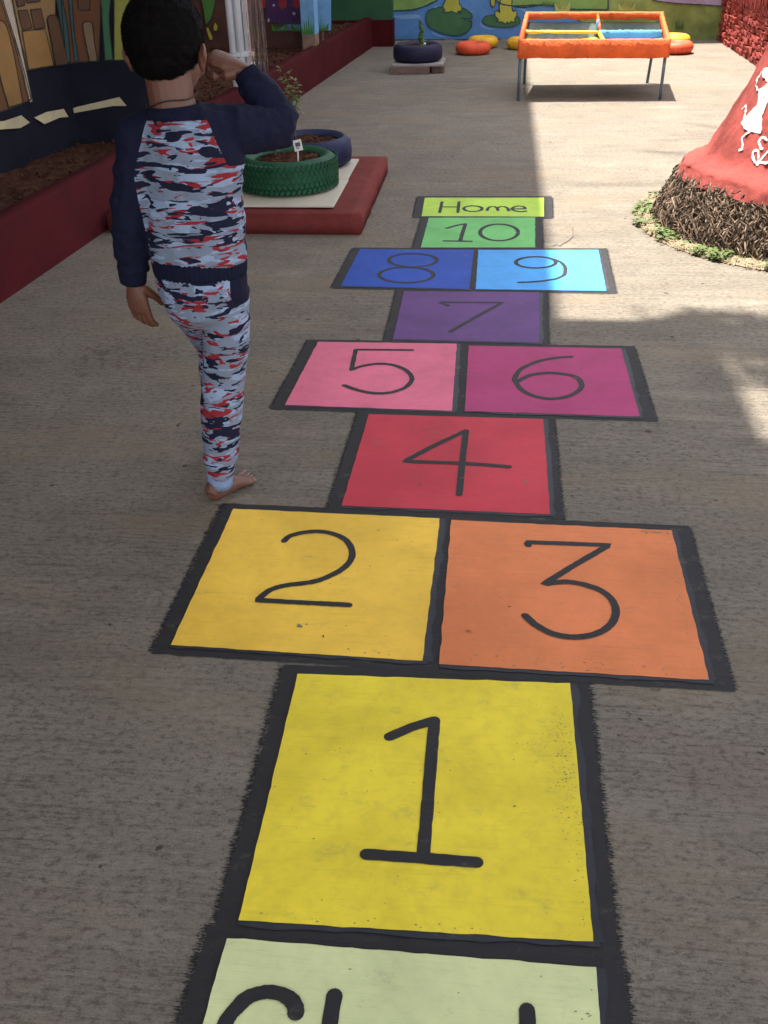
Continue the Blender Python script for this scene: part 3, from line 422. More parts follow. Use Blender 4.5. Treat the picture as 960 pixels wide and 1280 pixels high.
rr = random.Random(31)
g = G()                                                       # brush spatter feathering the outer black edges
for k in DATA['cells']:
    tl, tr, br, bl = [Vector(a) for a in DATA['cells'][k]]; l, r, b, t = OUT[k]
    for (A, B, sg, o_) in ((bl, tl, -1, l), (br, tr, 1, r)):
        if o_ < .04: continue
        for _ in range(900):
            p = A.lerp(B, rr.uniform(-.04, 1.04)); x = p.x+sg*(o_-OUTK-.003+abs(rr.gauss(0, .0045))); s_ = rr.uniform(.0007, .0026)
            w2 = s_*rr.uniform(1.2, 3.5); zq = rr.uniform(.0003, .0009); g.add([(x-w2, p.y, zq), (x, p.y-s_*.5, zq), (x+w2, p.y+rr.uniform(-.3, .3)*s_, zq), (x, p.y+s_*.5, zq)], [(0, 1, 2, 3)])
tag(g.obj('brush_spatter', M['black_line'], hop), kind='stuff')
def flecks(quadkey, clusters, name='paint_chip'):
    q = DATA['cells'][quadkey]; g = G()
    for (u, v, su, sv, n, sz) in clusters:
        for _ in range(n):
            uu, vv = rr.gauss(u, su), rr.gauss(v, sv)
            if not (.01 < uu < .99 and .01 < vv < .99): continue
            p = bil(q, uu, vv); k = rr.randint(4, 6); s_ = sz*rr.uniform(.4, 1.5); a0 = rr.random()*6
            g.add([(p.x+s_*rr.uniform(.5, 1.3)*math.cos(a0+6.283*i/k)*1.5, p.y+s_*rr.uniform(.4, 1)*math.sin(a0+6.283*i/k), .0039) for i in range(k)], [tuple(range(k))])
    tag(g.obj(name, M['scuff'], hop), kind='stuff')
M['scuff'] = plain('worn_paint_grey', (.26, .23, .12), .8, .3, 40, .3)
flecks('1', [(.96, .62, .025, .12, 150, .0012), (.94, .8, .03, .06, 40, .0012), (.86, .7, .05, .05, 24, .001), (.98, .3, .01, .15, 70, .0011), (.5, .015, .3, .006, 24, .0014), (.5, .5, .3, .3, 45, .0013)])
flecks('2', [(.5, .5, .3, .3, 24, .0014), (.5, .17, .01, .005, 3, .004), (.8, .03, .05, .01, 8, .002)])
flecks('3', [(.93, .975, .05, .012, 70, .0016), (.5, .5, .3, .3, 30, .0014), (.5, .04, .3, .02, 30, .002), (.97, .5, .015, .2, 60, .0016)])
flecks('4', [(.5, .5, .3, .3, 20, .0014), (.9, .3, .01, .01, 3, .004)])
flecks('Start', [(.5, .7, .3, .25, 30, .0014), (.97, .8, .02, .1, 30, .002)])
# ------------------------------------------------------------------ planter bed on the left
def kx(y): return -2.067+(y-3.804)*.0722                      # outer foot of the kerb
bed = empty('planter_bed', (-2.3, 7, 0), 'long soil bed behind the dark red kerb along the left mural walls', 'planter bed')
g = G(); K = 90
ys = [-1.5+(12.3+1.5)*i/K for i in range(K+1)]
vs = []
for y in ys:
    j = .006*nz(y*6)+.003*nz(y*30); x = kx(y)
    vs += [(x+j*.5+.01, y, 0), (x+j, y, .02), (x+j*.6-.004, y, .285), (x-.012, y, .30+j*.5), (x-.085, y, .302+j*.4), (x-.098, y, .29), (x-.1, y, 0)]
n = 7
g.add(vs, [(i*n+j, (i+1)*n+j, (i+1)*n+j+1, i*n+j+1) for i in range(K) for j in range(n-1)])
g.obj('kerb', M['kerb_red'], bed, True)
g = G(); NX, NY = 26, 260; vs = []
for j in range(NY+1):
    y = -1.5+13.9*j/NY
    for i in range(NX+1):
        x = kx(y)-.09-1.3*i/NX
        vs.append((x, y, .245+.02*nz(x*6, y*6)+.018*nz(x*22, y*22, 2)+.012*i/NX))
g.add(vs, [(j*(NX+1)+i, (j+1)*(NX+1)+i, (j+1)*(NX+1)+i+1, j*(NX+1)+i+1) for j in range(NY) for i in range(NX)])
tag(g.obj('soil', M['soil'], bed), kind='stuff')
g = G()
for _ in range(900):
    y = random.uniform(3, 12); x = kx(y)-random.uniform(.12, 1.0); s_ = random.uniform(.006, .02)
    rt = Matrix.Rotation(random.random()*6, 3, Vector((random.random(), random.random(), random.random())).normalized())
    g.ell((x, y, .26+.02*nz(x*6, y*6)), (s_, s_*.7, s_*.6), rt, 5, 3)
tag(g.obj('clod', M['soil'], bed), kind='stuff')

# ------------------------------------------------------------------ mural walls
def wall_box(name, x0, x1, y0, y1, z0, z1, mat, parent): return G().box(x0, x1, y0, y1, z0, z1).obj(name, mat, parent)
def mural(items, place, parent, outline='m_ink', ow=.005, skip=('pond', 'bank', 'sky_patch', 'ripple', 'distant_field', 'road_dash')):
    for i, (nm, mt, pts) in enumerate(items):
        P = [Vector(p) for p in pts]
        if nm in ('lily_pad', 'frog', 'mushroom_cap', 'pond', 'bank', 'toadstool', 'balloon', 'ripple'):
            P = [Vector(v) for v in smooth_poly(pts+[pts[0]])[:-1]]
        lev = .0015+.0011*i
        g = G(); g.add([place(p.x, p.y, lev) for p in P], [tuple(range(len(P)))])
        o = g.obj(nm, M['m_'+mt], parent)
        bm = bmesh.new(); bm.from_mesh(o.data); bmesh.ops.triangulate(bm, faces=bm.faces); bm.to_mesh(o.data); bm.free()
        if nm not in ('grass_tuft', 'cap_spot', 'cap_dot', 'ripple', 'road_dash', 'pebble'):
            g = G(); stroke(g, [tuple(p) for p in P]+[tuple(P[0])], ow*(1.3 if nm == 'bank' else 1), lambda x, y: place(x, y, lev+.0006), .0004, .5, place(0, 0, 1.2e-5)-place(0, 0, 0))
            g.obj('outline', M[outline], o)
t1 = Vector((.173, .985, 0)).normalized(); n1 = Vector((t1.y, -t1.x, 0)); o1 = Vector((-2.42, 5.75, 0))
wl1 = empty('mural_wall', (-2.6, 4.5, 0), 'side wall painted with a row of ochre houses above a dark road, at the left edge', 'wall')
mt_ = Matrix(((t1.x, -n1.x, 0, o1.x), (t1.y, -n1.y, 0, o1.y), (0, 0, 1, 0), (0, 0, 0, 1)))
G().box(-6, .15, 0, .15, 0, 2.7, mt_).obj('wall_face', M['navy_wall'], wl1)
mural(DATA['w1'], lambda u, z, l: o1+t1*u+n1*l+Vector((0, 0, z)), wl1, ow=.006)
wl2 = empty('mural_wall', (-2.15, 5.8, 0), 'short return wall with brown house and arched window mural, behind the boy', 'wall')
G().box(-2.42, -1.92, 5.78, 5.93, .0, 2.7).obj('wall_face', M['navy_wall'], wl2)
mural(DATA['w2'], lambda u, z, l: Vector((min(u, -1.925), 5.78-l, z)), wl2, ow=.006)
wl3 = empty('mural_wall', (-2.3, 10.1, 0), 'brown based wall with a purple mushroom mural beyond the white pipes', 'wall')
G().box(-3.4, kx(10.1)-.06, 10.1, 10.25, 0, 2.7).obj('wall_face', M['brown_wall'], wl3)
mural(DATA['mw'], lambda u, z, l: Vector((u, 10.1-l, z)), wl3)
pil = empty('mural_pier', (-1.72, 9.8, 0), 'narrow sky blue painted pier standing on the red kerb', 'pier')
x0, x1 = -1.795, -1.675
G().box(x0, x1, 9.75, 9.95, .0, .395).obj('pier_base', plain('stained_pier_base', (.2, .13, .095), .85, .3, 9, .3), pil)
G().box(x0-.002, x1+.002, 9.748, 9.952, .395, 2.7).obj('pier_shaft', plain('sky_blue_pier_paint', (.15, .34, .58), .6, .3, 5, .2), pil)
g = G()
for i in range(6):
    x = x0+.012+.018*i; hgt = .14-.02*abs(i-3)+.02*(i % 2)
    g.add([(x-.011, 9.744, .40), (x+.011, 9.744, .40), (x+.01*(i-2.5)/2.5, 9.744, .40+hgt)], [(0, 1, 2)])
g.obj('grass_tuft', M['m_grass'], pil)
wl4 = empty('green_wall', (-1.8, 12.3, 0), 'dark green end wall with a red plinth beside the pond mural', 'wall')
G().box(-3.3, -1.225, 12.3, 12.5, .275, 2.7).obj('wall_face', M['green_wall'], wl4)
G().box(-3.3, -1.215, 12.285, 12.5, 0, .275).obj('plinth', M['kerb_red'], wl4)
wl5 = empty('garden_wall', (-2.7, 8, 0), 'dark wall along the back of the soil bed between the mural walls', 'wall')
G().box(-3.3, -3.15, 5.93, 12.3, 0, 2.7).obj('wall_face', M['brown_wall'], wl5)
G().box(-2.9, -2.75, 10.25, 12.3, 0, 2.7).obj('lower_face', M['green_wall'], wl5)
wl6 = empty('pond_wall', (.6, 12.55, 0), 'back wall painted with a frog pond and a green field', 'wall')
G().box(-1.3, 2.62, 12.55, 12.75, 0, 2.4).obj('wall_face', M['field'], wl6)
mural(DATA['bw'], lambda u, z, l: Vector((u, 12.55-l, z)), wl6, outline='m_ink2', ow=.011)
g = G(); vs = []
for i in range(81):
    x = -1.22+2.1*i/80; vs += [(x, 12.518, .0), (x, 12.518, .035+.02*nz(x*6)+.012*nz(x*25))]
g.add(vs, [(2*i, 2*i+2, 2*i+3, 2*i+1) for i in range(80)])
g.obj('bare_foot', M['render_wall'], wl6)
for (fx, fz, r_) in ((.262, .47, 0), ):
    pass

# ------------------------------------------------------------------ red brick wall on the right
bw = empty('brick_wall', (2.5, 10, 0), 'rough red painted brick wall at the far right', 'wall')
G().box(2.47, 2.7, 5.5, 12.54, 0, 1.7).obj('wall_core', M['brick_red'], bw)
def rough_brick(seed):
    rr = random.Random(seed); bm = bmesh.new(); bmesh.ops.create_cube(bm, size=1)
    bmesh.ops.subdivide_edges(bm, edges=bm.edges, cuts=1, use_grid_fill=True)
    for v in bm.verts:
        v.co.x *= .07; v.co.y *= .165; v.co.z *= .052
        v.co *= (.9 if abs(v.co.x) > .03 and abs(v.co.y) > .08 else 1)
        v.co += Vector((rr.uniform(-.008, .008), rr.uniform(-.009, .009), rr.uniform(-.006, .006)))
    me = bpy.data.meshes.new('brick'); bm.to_mesh(me); bm.free(); me.materials.append(M['brick_red']); return me
variants = [rough_brick(i) for i in range(5)]
inv = world_of(bw).inverted()
for row in range(9):
    for c_ in range(18):
        y = 12.46-c_*.175-(.087 if row % 2 else 0)+random.uniform(-.008, .008)
        o = bpy.data.objects.new('brick', random.choice(variants)); C.objects.link(o); o.parent = bw; o.matrix_parent_inverse = inv
        o.location = (2.462+random.uniform(-.012, .01), y, .03+row*.06+random.uniform(-.004, .004))
        o.rotation_euler = (random.uniform(-.05, .05), random.uniform(-.05, .05), random.uniform(-.06, .06)+(math.pi if random.random() < .5 else 0))
g = G()
for _ in range(900):
    y = random.uniform(6, 12.5); x = 2.425+random.uniform(-.02, .02); L = random.uniform(.2, .3); z = .72+random.uniform(-.02, .03)
    g.loft([(x, y, z), (x-.012, y+random.uniform(-.01, .01), z-L*.5), (x-.02, y+random.uniform(-.02, .02), z-L)], [.006, .006, .004], n=4)
tag(g.obj('thatch_fringe', M['trunk_red'], bw), kind='stuff')

# ------------------------------------------------------------------ raised red platform, tiles, tyre planters
plat = empty('red_platform', (-1.3, 5.5, 0), 'low red painted concrete platform under the green and blue tyres', 'platform')
bm = bmesh.new(); bmesh.ops.create_cube(bm, size=1)
for v in bm.verts: v.co = Vector((-1.3+v.co.x*1.3, 5.48+v.co.y*1.31, .05+v.co.z*.1))
bmesh.ops.bevel(bm, geom=[e for e in bm.edges], offset=.008, segments=2, affect='EDGES')
bmesh.ops.subdivide_edges(bm, edges=[e for e in bm.edges if e.calc_length() > .5], cuts=24, use_grid_fill=True)
for v in bm.verts: v.co += Vector((.006*nz(v.co.y*8, v.co.z*9), .006*nz(v.co.x*8, v.co.z*9, 3), .003*nz(v.co.x*7, v.co.y*7, 5) if v.co.z > .05 else 0))
me = bpy.data.meshes.new('slab'); bm.to_mesh(me); bm.free(); me.polygons.foreach_set('use_smooth', [True]*len(me.polygons))
put(me, 'slab', M['platform_red'], plat)
for (xa, xb, ya, yb, dz) in ((-1.335, -.80, 4.93, 5.485, 0), (-1.90, -1.34, 4.925, 5.482, .001), (-1.33, -.805, 5.49, 5.985, .001), (-1.9, -1.335, 5.487, 5.99, 0)):
    bm = bmesh.new(); bmesh.ops.create_cube(bm, size=1)
    for v in bm.verts: v.co = Vector(((xa+xb)/2+v.co.x*(xb-xa), (ya+yb)/2+v.co.y*(yb-ya), .111+dz+v.co.z*.009))
    bmesh.ops.bevel(bm, geom=bm.edges[:], offset=.0015, segments=1, affect='EDGES')
    me = bpy.data.meshes.new('tile'); bm.to_mesh(me); bm.free(); put(me, 'tile', M['tile'], plat)

def tyre(name, x, y, z, Ro, Hh, inner, mat, label, cat, soil=True, tread=False, group=None, squash=1):
    root = empty(name, (x, y, z), label, cat, group)
    g = G(); n = 72
    rim = Ro-inner
    prof = [(inner+.02, .012*Hh/.16), (inner+.05, 0), (Ro-.035, .004), (Ro-.006, .022), (Ro, Hh*.5), (Ro-.006, Hh-.022), (Ro-.035, Hh-.003), (inner+rim*.5, Hh+.004), (inner+.03, Hh-.008), (inner+.006, Hh-.016), (inner, Hh-.03), (inner+.02, Hh-.045), (inner+.05, Hh*.5)]
    if Ro < .21: prof = [(inner+rim*.5+rim*.5*math.cos(a), Hh*.5+Hh*.5*math.sin(a)) for a in [math.pi*2*i/14 for i in range(14)]]
    m = len(prof); vs = []
    for i in range(n):
        a = 2*math.pi*i/n; wv = 1+.008*nz(math.cos(a)*2, math.sin(a)*2, x*3)
        for (r, h) in prof: vs.append((x+r*wv*math.cos(a), y+r*wv*math.sin(a)*squash, z+h))
    g.add(vs, [(i*m+j, ((i+1) % n)*m+j, ((i+1) % n)*m+(j+1) % m, i*m+(j+1) % m) for i in range(n) for j in range(m)])
    g.obj('casing', mat, root, True)
    if tread:
        g = G(); rows = 5
        for k in range(rows):
            N = 58
            for i in range(N):
                a = 2*math.pi*(i+.5*(k % 2))/N; zc = z+Hh*(.14+.72*k/(rows-1)); ht = Hh*.072
                T = Matrix.Translation((x+(Ro-.001)*math.cos(a), y+(Ro-.001)*math.sin(a), zc))@Matrix.Rotation(a, 4, 'Z')@Matrix.Rotation(R(28 if k % 2 else -28), 4, 'X')
                g.box(-.006, random.uniform(.0022, .0036) if 0 < k < rows-1 else .0018, -.0098, .0098, -ht*1.05, ht*1.05, T)
        g.obj('tread', mat, root)
    if soil:
        g = G(); nr, na = 10, 40; vs = []
        for i in range(nr+1):
            for j in range(na):
                r = (inner+.03)*i/nr; a = 2*math.pi*j/na; px, py = x+r*math.cos(a), y+r*math.sin(a)
                vs.append((px, py, z+Hh-.035+.02*nz(px*14, py*14)+.015*nz(px*45, py*45, 2)+.015*(1-(i/nr)**2)))
        g.add(vs, [(i*na+j, i*na+(j+1) % na, (i+1)*na+(j+1) % na, (i+1)*na+j) for i in range(nr) for j in range(na)])
        tag(g.obj('soil', M['soil'], root), kind='stuff')
        g = G()
        for _ in range(160):
            a = random.random()*6.28; r = (inner-.02)*math.sqrt(random.random()); s_ = random.uniform(.004, .012)
            px, py = x+r*math.cos(a), y+r*math.sin(a); g.ell((px, py, z+Hh-.02+.02*nz(px*14, py*14)), (s_, s_*.7, s_*.6), None, 5, 3)
        tag(g.obj('clod', M['soil'], root), kind='stuff')
    return root
tyre('tyre_planter', -1.10, 5.335, .117, .265, .165, .17, M['tyre_green'], 'green painted tyre planter of red soil with a small white name tag', 'tyre planter', True, True)
tyre('tyre_planter', -1.07, 5.86, .117, .24, .15, .155, M['tyre_blue'], 'blue painted tyre planter just behind the green tyre', 'tyre planter')
# leaf shapes
def leafset(g, base, tip, n, L, W, spread, rnd):
    a, b = Vector(base), Vector(tip)
    for i in range(n):
        p = a.lerp(b, (i+rnd.random())/n); th = rnd.random()*6.28; e = rnd.uniform(-.5, .7)
        d = Vector((math.cos(th)*math.cos(e), math.sin(th)*math.cos(e), math.sin(e))); s_ = d.cross(Vector((0, 0, 1))).normalized()*W*rnd.uniform(.7, 1.2)
        l = L*rnd.uniform(.6, 1.2); p = p+d*spread*rnd.random(); up = Vector((0, 0, -l*.15))
        g.add([p, p+d*l*.45+s_, p+d*l+up, p+d*l*.45-s_, p+d*l*.45+Vector((0, 0, l*.08))], [(0, 1, 4), (1, 2, 4), (2, 3, 4), (3, 0, 4)])
rl = random.Random(3)
pl = empty('potted_shrub', (-1.17, 5.86, .24), 'sparse yellowish leafy shrub growing in the blue tyre beside the arm', 'shrub')
g = G(); g.loft([(-1.15, 5.86, .23), (-1.17, 5.87, .38), (-1.16, 5.88, .5), (-1.20, 5.88, .6)], [.006, .005, .004, .002], n=5)
g.loft([(-1.17, 5.87, .36), (-1.13, 5.85, .46), (-1.135, 5.84, .54)], [.004, .003, .002], n=5); g.obj('stem', M['stem'], pl)
g = G(); leafset(g, (-1.16, 5.88, .42), (-1.20, 5.88, .62), 60, .04, .011, .04, rl); leafset(g, (-1.14, 5.85, .40), (-1.13, 5.84, .56), 45, .04, .011, .03, rl)
tag(g.obj('foliage', [M['leafy']], pl), kind='stuff')
sp = empty('seedling', (-1.2, 5.3, .27), 'tiny seedling poking from the soil of the green tyre', 'seedling')
g = G(); g.loft([(-1.17, 5.35, .25), (-1.172, 5.352, .33)], .003, n=5); g.obj('stem', M['stem'], sp)
g = G(); leafset(g, (-1.172, 5.352, .30), (-1.172, 5.352, .34), 10, .03, .009, .003, rl); g.obj('foliage', M['leafd'], sp)
tagp = empty('plant_tag', (-1.018, 5.2, .27), 'small white plant name tag on a stick in the green tyre', 'plant tag')
g = G(); g.loft([(-1.02, 5.2, .245), (-1.016, 5.2, .33)], .004, n=6); g.obj('stick', M['white_paint'], tagp)
T = Matrix.Translation((-1.014, 5.197, .352))@Matrix.Rotation(R(-12), 4, 'Y')@Matrix.Rotation(R(-12), 4, 'X')
G().box(-.022, .022, -.0015, .0015, -.027, .027, T).obj('card', M['white_paint'], tagp)
G().box(-.012, .014, -.0028, -.0018, -.006, .014, T).obj('printed_mark', plain('tag_print', (.12, .09, .12), .7), tagp)
G().box(-.010, .006, -.0028, -.0018, -.016, -.010, T).obj('printed_mark', plain('tag_print_red', (.3, .08, .1), .7), tagp)

# white pipes + clear plastic
pp = empty('pipe_column', (-1.83, 7.5, 0), 'column of three white pipes standing by the kerb, beside the raised hand', 'pipe column')
for (x, y, r_) in ((-1.872, 7.47, .030), (-1.818, 7.455, .027), (-1.772, 7.48, .022), (-1.85, 7.53, .028)):
    G().loft([(x, y, 0), (x, y, 1.4), (x, y, 3.0)], r_, n=24).obj('pipe', M['pipe_white'], pp, True)
for z in (.5, 1.25, 2.2):
    G().loft([(-1.823, 7.49, z), (-1.823, 7.49, z+.025)], [.088, .088], [.062, .062], n=28).obj('clamp_band', M['pipe_white'], pp)
cur = empty('plastic_curtain', (-1.69, 7.4, .38), 'folded clear plastic sheet hanging beside the white pipes', 'plastic sheet')
g = G(); vs = []; N = 40
for j in range(30):
    z = .40+2.4*j/29
    for i in range(N+1):
        u = i/N; vs.append((-1.742+.115*u+.006*math.sin(z*7+u*4)+.012*(z-.4)*-.35, 7.42+.016*math.sin(u*19+z*.8)+.008*math.sin(u*43), z))
g.add(vs, [(j*(N+1)+i, j*(N+1)+i+1, (j+1)*(N+1)+i+1, (j+1)*(N+1)+i) for j in range(29) for i in range(N)])
o = g.obj('sheet', M['plastic'], cur, True); so = o.modifiers.new('s', 'SOLIDIFY'); so.thickness = .002

# ------------------------------------------------------------------ far tyre planter on slabs
def rough_slab(name, x0, x1, y0, y1, z0, z1, mat, label, cat):
    bm = bmesh.new(); bmesh.ops.create_cube(bm, size=1)
    for v in bm.verts: v.co = Vector(((x0+x1)/2+v.co.x*(x1-x0), (y0+y1)/2+v.co.y*(y1-y0), (z0+z1)/2+v.co.z*(z1-z0)))
    bmesh.ops.bevel(bm, geom=bm.edges[:], offset=.005, segments=1, affect='EDGES')
    me = bpy.data.meshes.new(name); bm.to_mesh(me); bm.free(); return tag(put(me, name, mat, None), label, cat)
rough_slab('brick_block', -1.04, -.66, 10.15, 10.45, .0, .062, M['brick_plain'], 'flat brown block carrying the left of the grey slab at the back', 'block')
rough_slab('brick_block', -.645, -.525, 10.22, 10.5, .0, .060, M['brick_plain'], 'small dark block under the right end of the grey slab', 'block')
rough_slab('paving_slab', -1.02, -.53, 10.16, 10.58, .063, .088, M['slab'], 'thin grey slab under the navy tyre planter', 'slab')
tyre('tyre_planter', -.79, 10.40, .089, .24, .15, .15, M['tyre_navy'], 'dark navy tyre planter on a grey slab near the pond mural', 'tyre planter')
ca = empty('cactus', (-.75, 10.4, .22), 'small knobbly dark green cactus in the navy tyre', 'cactus')
g = G(); z = .22
for i in range(7):
    s_ = .034-.003*i; g.ell((-.755+.01*math.sin(i*2), 10.4, z), (s_, s_, .026)); z += .033
g.obj('stem_segments', M['leafd'], ca, True)
g = G(); leafset(g, (-.75, 10.39, .22), (-.76, 10.4, .46), 60, .03, .008, .02, rl); g.obj('foliage', M['leafd'], ca)
g = G(); g.ell((-.715, 10.31, .245), (.012, .012, .012)); g.obj('white_bud', M['white_paint'], ca)

for (x, y, lab, mt, rr, sq) in ((-.285, 11.58, 'small orange tyre lying left of the table with a yellow one behind', 'tyre_orange', .19, 1), (-.19, 12.10, 'yellow tyre lying behind the left orange tyre', 'tyre_yellow', .17, 1),
        (.23, 11.95, 'yellow tyre half hidden by the left end of the orange table', 'tyre_yellow', .16, 1), (1.80, 11.45, 'orange tyre sticking out past the right end of the table', 'tyre_orange', .195, 1), (1.865, 12.05, 'yellow tyre behind the right orange tyre', 'tyre_yellow', .19, 1)):
    tyre('tyre', x, y, .002, rr, .115, rr-.115, M[mt], lab, 'tyre', False, False, 'small painted tyres along the pond wall', sq)

# ------------------------------------------------------------------ orange play table
tb = empty('play_table', (.73, 9.1, 0), 'orange fabric wrapped play table with four netted compartments on steel legs', 'table')
FL, FR, RR, RL = Vector((.142, 8.64, .45)), Vector((1.328, 8.64, .44)), Vector((1.37, 9.52, .555)), Vector((.21, 9.52, .57))
def rail(name, A, B, h, th, mat, seed, inward):
    g = G(); K = 60; vs = []; t = (B-A).normalized(); n = t.cross(Vector((0, 0, 1))).normalized()*inward
    for i in range(K+1):
        p = A.lerp(B, i/K); s_ = i*.6
        pr = [(0, 0), (.4, .006), (1, 0), (1.02, -.35), (1, -1), (.5, -1.03), (0, -1), (-.05, -.5)]
        for k, (a, b) in enumerate(pr):
            w1_ = .004*nz(p.x*9+p.y*9, k*.7, seed)+.004*nz(p.x*30+p.y*30, k, seed)
            w2_ = .009*nz(p.x*8+p.y*8, 5, seed)*(1 if b < -.5 else .25)+.003*nz(p.x*40+p.y*40, k, seed)
            vs.append(p+n*(a*th+w1_)+Vector((0, 0, (b*h if b <= 0 else b)+w2_)))
    m = 8
    fs = [(i*m+j, (i+1)*m+j, (i+1)*m+(j+1) % m, i*m+(j+1) % m) for i in range(K) for j in range(m)]
    fs += [tuple(range(m)), tuple(K*m+j for j in range(m))[::-1]]
    g.add(vs, fs); return g.obj(name, mat, tb, True)
rail('rail', FL, FR, .13, .03, M['wrap_orange'], 1, -1)
rail('rail', RL, RR, .05, .03, M['wrap_orange'], 2, 1)
rail('rail', FL+Vector((0, .02, 0)), RL, .09, .03, M['wrap_orange'], 3, 1)
rail('rail', FR+Vector((0, .02, 0)), RR, .09, .03, M['wrap_orange'], 4, -1)
mid = .46
def onT(u, v): return FL.lerp(FR, u).lerp(RL.lerp(RR, u), v)
rail('divider', onT(.53, mid)+Vector((0, 0, -.01)), onT(.52, .98)+Vector((0, 0, -.005)), .075, .02, M['wrap_orange'], 5, 1)
rail('divider', onT(.03, mid)+Vector((0, 0, -.028)), onT(.53, mid)+Vector((0, 0, -.035)), .018, .02, M['wrap_yellow'], 6, 1)
rail('divider', onT(.54, mid)+Vector((0, 0, -.03)), onT(.965, mid)+Vector((0, 0, -.03)), .07, .02, M['wrap_blue'], 7, 1)
rail('divider', onT(.56, .05)+Vector((0, 0, -.02)), onT(.53, mid)+Vector((0, 0, -.03)), .03, .02, M['wrap_yellow'], 8, 1)
rail('tie', onT(.515, mid)+Vector((0, 0, .05)), onT(.505, mid+.03)+Vector((0, 0, -.03)), .08, .022, M['wrap_blue'], 9, 1)
def netp(u, v): p = onT(u, v); return p+Vector((0, 0, -.07-.03*math.sin(math.pi*min(1, abs(u*2 % 1)))*math.sin(math.pi*v)))
M['net_yellow'] = plain('olive_yellow_net', (.34, .30, .04), .6, .2, 20, .1); M['net_blue'] = plain('grey_blue_net', (.16, .28, .33), .6, .2, 20, .1)
for (u0, u1, v0, v1, mt) in ((.02, .53, mid, .97, 'net'), (.53, .98, mid, .97, 'net'), (.02, .53, .03, mid, 'net_yellow'), (.53, .98, .03, mid, 'net_blue')):
    g = G(); NU = int((u1-u0)*125); NV = int((v1-v0)*98)
    for i in range(NU+1):
        u = u0+(u1-u0)*i/NU; P_ = [netp(u, v0+(v1-v0)*j/5) for j in range(6)]
        for a_, b_ in zip(P_[:-1], P_[1:]): g.add([a_+Vector((-.0045, 0, 0)), a_+Vector((.0045, 0, 0)), b_+Vector((.0045, 0, 0)), b_+Vector((-.0045, 0, 0))], [(0, 1, 2, 3)])
    for j in range(NV+1):
        v = v0+(v1-v0)*j/NV; P_ = [netp(u0+(u1-u0)*i/7, v)+Vector((0, 0, .0015)) for i in range(8)]
        for a_, b_ in zip(P_[:-1], P_[1:]): g.add([a_+Vector((0, -.0038, 0)), b_+Vector((0, -.0038, 0)), b_+Vector((0, .0038, 0)), a_+Vector((0, .0038, 0))], [(0, 1, 2, 3)])
    tag(g.obj('net_panel', M[mt], tb), kind='stuff')
for a, b in (((.163, 8.655, 0), (.165, 8.67, .36)), ((1.297, 8.66, 0), (1.302, 8.67, .36)), ((.228, 9.50, 0), (.225, 9.5, .50)), ((1.297, 9.50, 0), (1.33, 9.5, .49))):
    G().loft([a, b], .0125, n=12).obj('leg', M['steel'], tb, True)

# ------------------------------------------------------------------ palm trunk with root mass
PC = Vector((1.6, 5.1, 0))
PR = DATA['PR']
def prad(z):
    for (a, ra), (b, rb) in zip(PR[:-1], PR[1:]):
        if a <= z <= b: return ra+(rb-ra)*(z-a)/(b-a)
    return PR[-1][1]
palm = empty('palm_tree', PC, 'thick palm base with shaggy roots and a red painted trunk bearing a white painted figure', 'palm tree')
g = G(); n = 240; vs = []
def tr_r(a, z):
    ca_, sa_ = math.cos(a), math.sin(a); r = prad(z)+.012*nz(ca_*5, sa_*5, z*6)+.008*nz(ca_*18, sa_*18, z*20)+.004*nz(ca_*40, sa_*40, z*55)+.0035*nz(ca_*75, sa_*75, z*110)
    if z < .34: r *= 1-.15*max(0, sa_)*min(1, (.34-z)/.03)
    if z < .30: r += .018*nz(ca_*9, sa_*9, 3)+.012*nz(ca_*30, sa_*30, 3)
    return r
zs = [.235, .25, .262, .272, .28, .288, .296, .305, .315, .325, .335]+[.35+.03*i for i in range(50)]+[1.9, 2.2, 2.6, 3.0]
for z in zs:
    for j in range(n):
        a = 2*math.pi*j/n; ca_, sa_ = math.cos(a), math.sin(a)
        r = tr_r(a, z)
        vs.append((PC.x+r*ca_, PC.y+r*sa_, z+(.012*nz(ca_*8, sa_*8, 9) if z < .3 else 0)))
g.add(vs, [(i*n+j, i*n+(j+1) % n, (i+1)*n+(j+1) % n, (i+1)*n+j) for i in range(len(zs)-1) for j in range(n)])
trunk = g.obj('painted_trunk', M['trunk_red'], palm, True)
g = G(); vs = []; zs2 = [0, .05, .1, .15, .2, .24]
for z in zs2:
    for j in range(n):
        a = 2*math.pi*j/n; r = prad(z)*(1-.13*max(0, math.sin(a))*(z/.25))-.045+.02*nz(math.cos(a)*8, math.sin(a)*8, z*10); vs.append((PC.x+r*math.cos(a), PC.y+r*math.sin(a), z))
g.add(vs, [(i*n+j, i*n+(j+1) % n, (i+1)*n+(j+1) % n, (i+1)*n+j) for i in range(len(zs2)-1) for j in range(n)])
g.obj('root_core', M['root_core'], palm, True)
g = G(); rr = random.Random(11); mats = []
